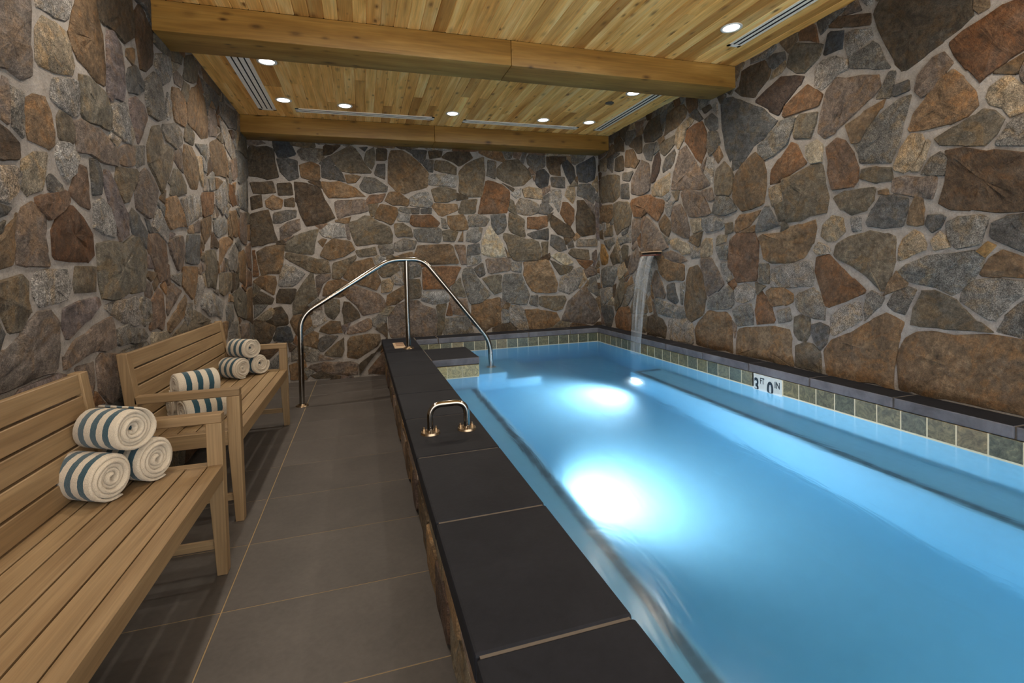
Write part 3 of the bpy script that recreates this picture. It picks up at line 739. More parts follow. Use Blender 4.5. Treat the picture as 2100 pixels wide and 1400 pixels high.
STONES_RIGHT = '''
o 2807,2563 2770,2665 2735,2698 2528,2607 2550,2525 2669,2470 2737,2492
d 3267,2600 3251,2694 3147,2708 3009,2689 2957,2601 2971,2555 3080,2480 3109,2452 3269,2523 3330,2578
k 2995,2689 2930,2702 2830,2680 2825,2619 2931,2601 2970,2627
l 2958,2535 2931,2581 2831,2617 2825,2570 2869,2537 2932,2531
e 3109,2421 2972,2484 2869,2517 2761,2481 2669,2442 2704,2397 2822,2321 2885,2251 2974,2309
r 2848,2230 2835,2286 2739,2342 2637,2373 2584,2326 2532,2272 2564,2209 2695,2212 2824,2212
k 3494,2518 3443,2548 3331,2522 3181,2428 3041,2340 2898,2214 2990,2127 3143,2070 3279,1946 3358,1927 3389,2002 3452,2132 3482,2280
g 3087,2078 2990,2127 2873,2197 2752,2191 2777,2100 2814,2021 2953,1962 3020,1946 3087,2025
o 2741,2178 2706,2197 2564,2167 2586,2095 2619,2020 2754,2045 2765,2087
b 3362,1722 3327,1899 3233,1970 3115,2031 3047,1962 3008,1859 3016,1735 3038,1622 3166,1595 3270,1590 3339,1661
r 2982,1761 2968,1862 2890,1928 2778,2022 2732,1991 2687,1893 2659,1849 2769,1803 2879,1763
w 2664,1965 2576,1990 2535,1942 2536,1841 2621,1831 2664,1907
o 2867,1771 2746,1789 2643,1826 2536,1814 2517,1700 2487,1576 2508,1487 2647,1484 2715,1457 2821,1452 2844,1586 2862,1679
l 2983,1729 2879,1743 2869,1619 2959,1590 2984,1667
o 2946,1589 2856,1613 2833,1474 2896,1475
k 3125,1438 3025,1599 2985,1594 2909,1471 2884,1438 3001,1417 3111,1404
t 3351,1445 3334,1524 3286,1564 3067,1577 3095,1532 3183,1464 3320,1420
g 3581,1706 3562,1751 3426,1743 3347,1662 3317,1602 3463,1572 3619,1613
m 4046,1848 4003,1875 3762,1824 3671,1705 3637,1615 3692,1597 3926,1609 4007,1723
m 3753,1829 3614,1832 3589,1731 3652,1727
o 3577,1898 3557,1978 3454,2028 3374,1942 3351,1880 3361,1790 3394,1738 3571,1764
m 4200,1913 4173,2059 4079,2254 3971,2295 3872,2168 3684,1929 3640,1872 3800,1849 4110,1899
r 3970,2321 3947,2418 3825,2442 3729,2446 3675,2345 3679,2186 3757,2067 3832,2159
g 3657,2327 3533,2306 3501,2191 3572,2137 3644,2117 3669,2208
t 3607,2139 3518,2184 3470,2078 3539,2034
k 3692,2410 3691,2459 3600,2480 3531,2412 3524,2327 3621,2324
s 3721,1973 3662,2109 3582,2079 3589,2008 3604,1878 3648,1910
b 4248,2665 4133,2697 4003,2682 3942,2611 3964,2553 4094,2498 4301,2459 4274,2576
l 4117,2451 4072,2492 3903,2535 3844,2479 3905,2446 3967,2424 3990,2352 4078,2281 4120,2345
k 3902,2547 3802,2580 3709,2465 3786,2462
d 3726,2556 3634,2563 3599,2516 3690,2508
s 3580,2546 3528,2553 3522,2433 3581,2499
d 4680,2618 4570,2690 4366,2701 4336,2482 4474,2461 4657,2493
k 4367,2687 4293,2721 4246,2706 4298,2556 4323,2521
o 4376,2394 4302,2418 4118,2438 4143,2337 4307,2265 4378,2324
k 4658,2463 4449,2441 4503,2353 4531,2272 4636,2309 4688,2396
e 4539,2040 4533,2200 4479,2304 4402,2329 4369,2223 4409,2117 4487,2045
k 4346,2148 4284,2246 4144,2297 4123,2238 4159,2164 4217,2122 4336,2103
l 4543,1894 4540,1996 4411,2046 4218,2081 4221,1971 4247,1906 4367,1869
m 4962,1987 4926,2154 4806,2239 4718,2312 4585,2239 4563,2103 4581,1959 4787,1945
b 5090,2312 5051,2496 4914,2479 4816,2349 4760,2321 4863,2251 4982,2290
d 4973,2525 4851,2587 4709,2581 4715,2402 4800,2406
g 5049,2559 5027,2712 4848,2679 4850,2618 4972,2540
d 5294,2536 5322,2676 5219,2715 5109,2622 5099,2491
d 5320,2309 5297,2454 5116,2463 5107,2283
k 5488,2496 5346,2515 5372,2302 5510,2397
l 5711,2527 5504,2550 5531,2350 5698,2382
o 5730,2103 5663,2305 5339,2279 5206,2237 5216,1992 5353,1945 5678,1971
k 5200,1974 5177,2134 5019,2123 4995,1929
g 5143,2177 5124,2254 4894,2226 4987,2133
b 5721,1870 5680,1936 5388,1916 5377,1779 5504,1706 5689,1742
o 5365,1643 5371,1914 5251,1940 5027,1901 4954,1797 4975,1640 5166,1592 5301,1536
r 4967,1877 4935,1920 4595,1924 4320,1820 4360,1697 4449,1621 4628,1728 4740,1695 4912,1729
b 4425,1604 4324,1679 4232,1614 4223,1516 4260,1449 4378,1514
m 4208,1625 4182,1732 4070,1758 3967,1640 3929,1505 3941,1414 4122,1467 4211,1515
s 4322,1749 4249,1810 4135,1794 4182,1759 4231,1655 4277,1674
o 4201,1886 4067,1878 4091,1801 4135,1794
s 3749,1590 3480,1562 3465,1490 3516,1458 3695,1448 3750,1515
l 3916,1595 3758,1585 3761,1478 3889,1450
m 4781,1331 4760,1514 4656,1701 4551,1646 4379,1471 4263,1351 4384,1312 4615,1315
m 4964,1529 4943,1685 4768,1683 4788,1516 4954,1401
l 4238,1406 4146,1428 3933,1348 3935,1270 4019,1260 4194,1334
m 4360,1285 4240,1309 4019,1246 3978,1205 4064,1180 4243,1211
b 4450,1201 4338,1227 4021,1166 4025,1019 4297,1001 4416,1085
b 4021,791 3993,1033 3959,1126 3817,1163 3770,1087 3725,961 3709,849 3750,707 3910,628 3992,673
m 3777,1214 3627,1216 3575,1148 3475,992 3562,930 3690,887 3725,986 3760,1112
l 3773,1353 3715,1400 3614,1393 3617,1259 3682,1224 3776,1239
s 3902,1360 3790,1316 3796,1227 3915,1230
g 3580,1318 3443,1323 3437,1205 3539,1208
l 3552,1413 3433,1416 3451,1347 3571,1330
s 3522,1171 3429,1188 3383,1041 3441,1017 3506,1111
o 3448,1512 3366,1504 3367,1435 3450,1412
p 3428,1229 3401,1368 3320,1408 3140,1406 3091,1327 3093,1208 3110,1034 3328,1007 3374,1088 3422,1135
b 3084,1369 3056,1384 2872,1391 2715,1432 2592,1459 2582,1401 2616,1290 2683,1206 2789,1169 2952,1162 3045,1206
s 2980,1026 2972,1120 2838,1150 2628,1171 2613,1071 2619,1004 2755,985 2967,984
g 3096,1023 3087,1154 2991,1152 2994,1004 3089,1013
g 3691,812 3653,876 3527,931 3425,982 3369,937 3363,833 3412,788 3674,763
s 3346,857 3336,973 3220,999 3133,968 3148,890 3253,839
g 3380,785 3284,826 3178,844 3151,757 3152,680 3334,649 3365,728
r 3135,814 3119,914 3063,949 3035,917 2970,826 2938,744 2958,710 3109,684
t 3021,950 2967,978 2852,977 2780,939 2780,879 2854,854 2956,837 2995,877
g 2918,808 2805,837 2794,747 2906,716
g 2756,920 2721,952 2619,989 2565,958 2530,866 2525,782 2599,775 2711,804 2751,851
b 3871,553 3830,623 3693,749 3446,756 3397,701 3383,597 3385,415 3572,415 3854,415
b 3345,415 3327,627 3152,658 2972,683 2819,684 2796,606 2785,415 2810,415 2975,415 3275,415 3345,415
o 2771,649 2770,770 2711,795 2643,781 2639,675 2679,611 2736,613
k 2633,676 2622,735 2557,751 2495,729 2516,624 2559,571 2601,612
o 2760,570 2690,600 2623,600 2559,552 2549,415 2603,415 2762,415
s 4284,605 4167,644 3950,664 3891,564 3904,415 4150,415 4264,415
s 4552,803 4500,820 4351,799 4164,769 4032,750 3992,660 4260,636 4479,660
k 4298,958 4180,989 4118,813 4164,783 4302,831
g 4096,977 4015,999 4042,790 4075,788
m 4573,995 4491,1114 4394,999 4324,886 4350,821 4525,834
d 4684,415 4666,614 4558,639 4381,610 4322,545 4337,415 4512,415 4671,415
r 5376,553 5269,663 5042,695 4999,585 5020,415 5211,415 5344,415
t 4623,663 4660,782 4604,845 4569,683
o 5387,706 5363,861 5222,1000 5140,1017 5146,853 5234,699 5356,623
g 5101,789 5064,921 4910,957 4945,829 5072,709
y 5740,1316 5702,1457 5627,1436 5522,1291 5544,1204 5714,1189
o 5486,1290 5340,1421 5244,1283 5247,1200 5419,1185
l 5303,1083 5248,1183 5132,1214 5073,1099 5188,1033 5272,1007
m 5056,1148 4988,1291 4836,1379 4783,1269 4800,1177 4905,1099 5028,1067
o 5208,1364 5141,1411 5046,1406 5051,1277 5148,1231
g 5740,1118 5601,1170 5333,1167 5320,1066 5430,927 5689,885
s 5729,865 5431,910 5435,807 5661,671 5740,683
k 5740,645 5586,676 5441,668 5410,567 5484,415 5631,415
g 5269,1501 5041,1542 5013,1452 5238,1424
d 5740,1624 5656,1632 5642,1507 5740,1534
o 5620,1594 5399,1671 5394,1543 5603,1540
g 5624,1489 5370,1516 5338,1455 5501,1360 5590,1416
n 2520,2541 2484,2664 2378,2616 2401,2511 2514,2528
D 2472,2690 2416,2719 2309,2686 2209,2646 2215,2583 2320,2618 2384,2643
s 2368,2596 2320,2594 2210,2561 2201,2501 2280,2469 2342,2436 2368,2507
g 2332,2432 2201,2472 2163,2437 2126,2347 2090,2278 2202,2312 2332,2363
s 2581,2471 2520,2499 2429,2482 2353,2431 2353,2371 2419,2366 2453,2338 2534,2305 2594,2358
d 2181,2641 2143,2687 2070,2703 1700,2503 1693,2382 1734,2346 1828,2307 1905,2273 2003,2234 2037,2239 2072,2298 2126,2430 2162,2521
b 1687,2449 1687,2480 1628,2449 1628,2388 1667,2376 1690,2404
F 1798,2286 1741,2317 1647,2344 1571,2367 1488,2367 1391,2336 1390,2204 1487,2128 1559,2098 1627,2065 1667,2036 1714,2121 1770,2208
m 2424,2348 2365,2316 2164,2264 2150,2189 2203,2142 2324,2074 2433,2004 2513,1984 2567,2040 2547,2162 2511,2287
b 2367,2016 2262,2065 2127,2107 2146,2057 2223,1976 2284,1895 2336,1908
k 2082,2119 2073,2162 1995,2169 1995,2116 2064,2104
m 1945,2177 1881,2238 1828,2249 1777,2179 1813,2144 1882,2068 1929,2050 1962,2105
t 1996,1903 1962,1982 1905,2050 1836,2119 1777,2146 1734,2081 1680,1998 1673,1932 1721,1883 1799,1865 1906,1878 1987,1883
l 1640,1953 1627,1995 1571,2028 1541,2020 1500,1964 1476,1898 1487,1843 1546,1831 1571,1877 1621,1915
m 1511,2028 1487,2084 1390,2114 1389,1904 1465,1945 1500,1986
o 1859,1815 1770,1849 1687,1881 1653,1902 1608,1881 1571,1831 1596,1769 1640,1727 1735,1746 1829,1769
g 1595,1731 1558,1797 1517,1822 1389,1819 1388,1664 1499,1688 1595,1716
g 2315,1893 2233,1969 2127,2051 2046,2089 1978,2084 2004,2004 2030,1913 2039,1852 2074,1779 2092,1727 2275,1766 2284,1827
R 2508,1909 2433,1963 2368,1926 2315,1834 2290,1749 2296,1661 2327,1627 2470,1630 2492,1727
l 2075,1705 2048,1782 1987,1866 1930,1850 1914,1811 1938,1748 1988,1670 2014,1661 2066,1681
l 1980,1668 1938,1730 1906,1809 1890,1797 1906,1723 1938,1660
g 1930,1641 1890,1711 1844,1735 1807,1693 1822,1612 1859,1615
D 1852,1473 1814,1585 1796,1682 1814,1736 1735,1730 1621,1691 1499,1655 1388,1629 1387,1367 1498,1380 1589,1383 1700,1412 1792,1423
o 2275,1668 2265,1724 2167,1724 2093,1700 2084,1624 2167,1629
m 2084,1560 2084,1633 2022,1640 1859,1610 1867,1543 1883,1494 1955,1522
b 2167,1582 2111,1582 2107,1549 2163,1558
o 2459,1586 2370,1614 2186,1604 2196,1539 2236,1476 2339,1458 2393,1495
k 2237,1401 2197,1483 2149,1544 2084,1543 1997,1512 2014,1425 2032,1354 2131,1358 2227,1375
b 2002,1369 1989,1458 1963,1517 1923,1502 1915,1431 1923,1362 1956,1356
k 1907,1352 1899,1403 1844,1406 1814,1385 1837,1337 1876,1314
g 1800,1283 1807,1359 1763,1380 1653,1376 1627,1358 1640,1312 1666,1234 1763,1223
k 1620,1271 1608,1340 1558,1362 1485,1373 1387,1376 1386,1141 1485,1187 1539,1220
y 1676,1203 1633,1248 1601,1223 1640,1169
b 1660,1090 1620,1169 1570,1206 1521,1181 1485,1161 1386,1105 1386,1041 1485,1065 1576,1075 1646,1074
g 2051,1098 2007,1143 1884,1185 1756,1197 1686,1203 1646,1170 1653,1138 1693,1057 1749,999 1785,976 1845,1012 1924,1032 2007,1043
l 2050,1227 2024,1289 1972,1331 1931,1310 1907,1247 1915,1217 1990,1188 2055,1162
l 1883,1263 1837,1311 1807,1275 1800,1224 1868,1215
o 2451,1202 2439,1275 2351,1321 2237,1347 2122,1329 2063,1296 2072,1172 2095,1079 2133,993 2152,983 2249,1078 2341,1138 2429,1181
s 2605,1251 2568,1303 2497,1267 2485,1224 2581,1217
l 2549,1345 2531,1418 2460,1464 2393,1446 2383,1353 2439,1306 2508,1305
s 2339,1441 2277,1439 2277,1355 2329,1354
r 2601,1098 2587,1196 2485,1214 2396,1118 2331,1057 2249,989 2259,969 2354,914 2489,864 2524,873 2559,979
s 2490,694 2477,801 2409,870 2290,913 2276,799 2355,741 2456,677
g 2260,880 2239,960 2209,981 2133,946 2162,887 2250,802
g 2115,900 2078,977 2007,1011 1961,999 1982,945 2016,860 2078,874
b 2539,569 2479,653 2355,710 2210,805 2133,856 2078,837 2025,805 2048,728 2066,651 2080,415 2098,415 2273,415 2516,415
o 1991,799 1965,901 1932,992 1876,994 1771,956 1735,908 1673,848 1614,799 1686,798 1830,798 1941,795
g 1746,949 1735,1007 1680,1058 1588,1063 1485,1046 1497,993 1545,937 1595,864 1627,861 1700,911
g 1594,809 1563,882 1521,939 1485,971 1386,1027 1385,775 1484,784 1557,798
b 2043,654 2017,714 1966,756 1861,778 1756,765 1620,782 1484,769 1385,761 1384,415 1483,415 1620,415 1786,415 1992,415 2044,415 2062,568
o 391,559 100,599 100,430 397,430
g 420,616 310,902 100,851 100,617 395,576
m 379,1041 356,1140 100,1283 100,870 310,920
s 453,1253 538,1404 468,1475 100,1371 100,1304 362,1157
o 397,1650 394,1653 100,1595 100,1390 459,1491
b 403,1862 356,1926 100,1828 100,1614 389,1670
o 353,2199 100,2204 100,1847 350,1943
d 403,2252 406,2347 371,2464 100,2631 100,2222 359,2216
t 100,2652 375,2483 513,2765 100,2765
M 725,699 436,607 409,564 415,430 796,430
M 729,724 712,865 665,943 393,1029 326,912 435,626 725,718
g 731,1124 463,1237 374,1143 396,1047 666,962
b 772,1178 712,1360 608,1406 555,1398 474,1252 740,1140
D 718,1696 417,1648 478,1490 552,1415 603,1424
g 738,1866 421,1856 406,1666 408,1665 726,1716
o 538,2207 414,2238 371,2203 368,1940 417,1874 734,1884
m 754,2460 700,2537 423,2343 421,2254 544,2224 654,2259
o 388,2469 420,2363 693,2554 686,2765 533,2765
b 1105,564 965,717 743,713 741,709 815,430 1069,430
s 1080,886 1013,1017 731,863 746,731 964,735
m 1008,1035 1019,1148 786,1167 751,1124 681,952 724,880
m 1033,1174 949,1458 730,1362 789,1185 1025,1166
g 945,1476 933,1546 737,1695 621,1420 719,1377
b 1072,1745 1069,1824 857,1915 756,1870 743,1713 940,1564
s 924,2182 660,2242 558,2210 752,1888 850,1932
o 1001,2250 996,2361 960,2411 769,2450 673,2258 934,2199
o 711,2552 770,2468 956,2430 960,2765 704,2765
l 1376,692 1122,560 1088,430 1375,430
o 1376,712 1376,775 1369,825 1094,875 981,726 1117,578
m 1377,1040 1357,1171 1330,1213 1047,1163 1037,1153 1026,1031 1096,893 1376,841
M 1378,1338 1379,1475 1369,1478 967,1463 1049,1182 1378,1239
k 1083,1729 951,1549 963,1481 1347,1495
b 1379,1632 1380,1900 1300,1969 1087,1825 1090,1746 1317,1546
M 1347,2058 1011,2236 944,2183 868,1930 1077,1840 1349,2043
o 1381,2336 1243,2504 1014,2359 1019,2252 1349,2098
D 974,2422 1007,2376 1236,2521 1261,2765 978,2765
l 1254,2519 1395,2347 1607,2415 1653,2686 1636,2709 1279,2765
o 4988,606 4673,628 4692,430 5009,430
o 5020,665 4889,917 4671,852 4665,647 5003,623
s 4948,1057 4621,1288 4572,1254 4603,858 4609,852 4890,936
R 5449,2727 5444,2601 5740,2529 5740,2765 5450,2733
d 1660,2550 1681,2539 1838,2594 1745,2765 1675,2765
o 1859,2606 1862,2606 1911,2765 1765,2765
t 1884,2613 2081,2741 1930,2765
t 2135,959 2137,961 2072,1110 2003,1024
k 2527,2672 2541,2672 2565,2765 2359,2762
r 2548,2626 2703,2694 2697,2765 2584,2765
b 2719,2725 2799,2650 2874,2765 2715,2765
s 2909,2737 2999,2697 3146,2719 3145,2763 2906,2765
o 3308,2632 3401,2765 3208,2765
o 3412,2749 3314,2609 3367,2550 3486,2649
d 3502,2524 3562,2633 3501,2638 3421,2572
s 3503,2656 3589,2649 3621,2765 3422,2765
g 3605,2640 3636,2572 3763,2562 3772,2765 3639,2765
b 3745,1465 3744,1464 3795,1327 3939,1384 3940,1387 3927,1432
r 3783,2596 3904,2556 3951,2730 3790,2765
s 4570,1164 4553,1252 4460,1204 4427,1093
b 4534,1296 4380,1303 4344,1235 4439,1213 4538,1281
b 4692,2589 4827,2595 4684,2672
m 4640,2719 4841,2608 4836,2765 4648,2735
d 5054,2587 5198,2709 5184,2764 5029,2765
b 5494,2535 5388,2647 5320,2623 5302,2530 5492,2504
k 5212,2728 5380,2663 5435,2683 5444,2765 5204,2765
l 1389,1828 1480,1831 1461,1932 1389,1893
b 1523,2023 1612,2063 1481,2120
t 1386,2757 1560,2758 1561,2772 1387,2765
g 2093,2108 2175,2129 2096,2255 2081,2251 2067,2245
t 2079,2759 2128,2699 2165,2700 2166,2765 2079,2765
s 2196,2699 2208,2697 2218,2697 2267,2765 2184,2765
m 2257,2684 2389,2720 2343,2765 2287,2765
o 2884,1397 2868,1465 2840,1465 2810,1417
o 3118,925 3130,1015 3023,984
b 3274,1421 3136,1470 3133,1415
m 3355,541 3387,694 3335,637
r 3370,950 3442,1007 3358,1042 3330,993
m 3678,2110 3722,1992 3766,2048 3679,2111
s 3972,2721 4001,2695 4018,2695 4039,2765 3965,2765
r 4038,2695 4124,2705 4147,2759 4147,2765 4058,2765
o 4233,2679 4236,2696 4220,2729 4161,2747 4143,2704
g 4268,1370 4373,1493 4237,1426
s 4214,1859 4274,1801 4366,1860 4230,1898
s 4237,2736 4247,2715 4312,2736 4305,2765 4256,2765
b 4315,2477 4302,2427 4378,2403 4428,2459
g 4337,2712 4404,2708 4415,2765 4323,2765
g 4503,2317 4437,2442 4385,2384 4386,2344
g 4422,2707 4518,2702 4496,2765 4434,2765
m 4553,647 4580,774 4551,781 4478,636
b 4580,962 4531,820 4560,810 4595,848
D 4537,2701 4606,2709 4629,2766 4515,2765
b 4745,1211 4799,1323 4673,1298
R 4759,1683 4669,1697 4752,1550 4772,1557
r 4809,1375 4852,1461 4768,1518 4785,1373 4798,1369
m 4943,1336 4967,1371 4867,1450 4836,1390
l 4854,2692 4973,2711 4932,2765 4847,2764
t 4948,967 5044,935 5074,978 4995,1048 4974,1032
s 5034,1549 5005,1618 4973,1618 4976,1444 4995,1439
D 4993,2715 5017,2720 5020,2765 4955,2765
o 5078,699 5197,693 5147,812 5122,818
b 5133,971 5091,970 5068,938 5100,840 5134,850
R 5130,1015 5031,1056 5026,1047 5090,988 5124,988
t 5151,1044 5049,1103 5039,1072 5139,1031
d 5129,1227 5129,1230 4998,1292 5066,1148 5091,1153
k 5027,1618 5053,1549 5178,1532 5186,1568
g 5152,1218 5239,1195 5232,1327 5208,1329
l 5338,1434 5293,1520 5289,1520 5226,1364 5233,1358 5271,1342
k 5338,2504 5289,2526 5202,2493 5344,2461
D 5421,923 5340,949 5409,785 5427,793
l 5574,692 5451,787 5407,749 5400,676
g 5377,1769 5375,1689 5448,1663 5473,1714
l 5550,1628 5558,1708 5483,1693 5465,1657
s 5624,1602 5675,1677 5670,1696 5651,1725 5576,1711 5567,1622
M 5648,430 5740,430 5729,576
b 5708,904 5741,896 5740,1075
s 5689,1694 5705,1639 5740,1633 5740,1712
b 5713,1801 5691,1714 5740,1732 5740,1797
M 5692,1973 5677,1958 5717,1894 5740,1908 5740,1936
k 5739,2062 5696,1992 5740,1959 5743,2062
D 5734,2138 5735,2139 5740,2259 5685,2268
D 5696,2371 5658,2350 5679,2287 5740,2277 5740,2372
D 5708,2389 5740,2390 5740,2464 5714,2468
'''
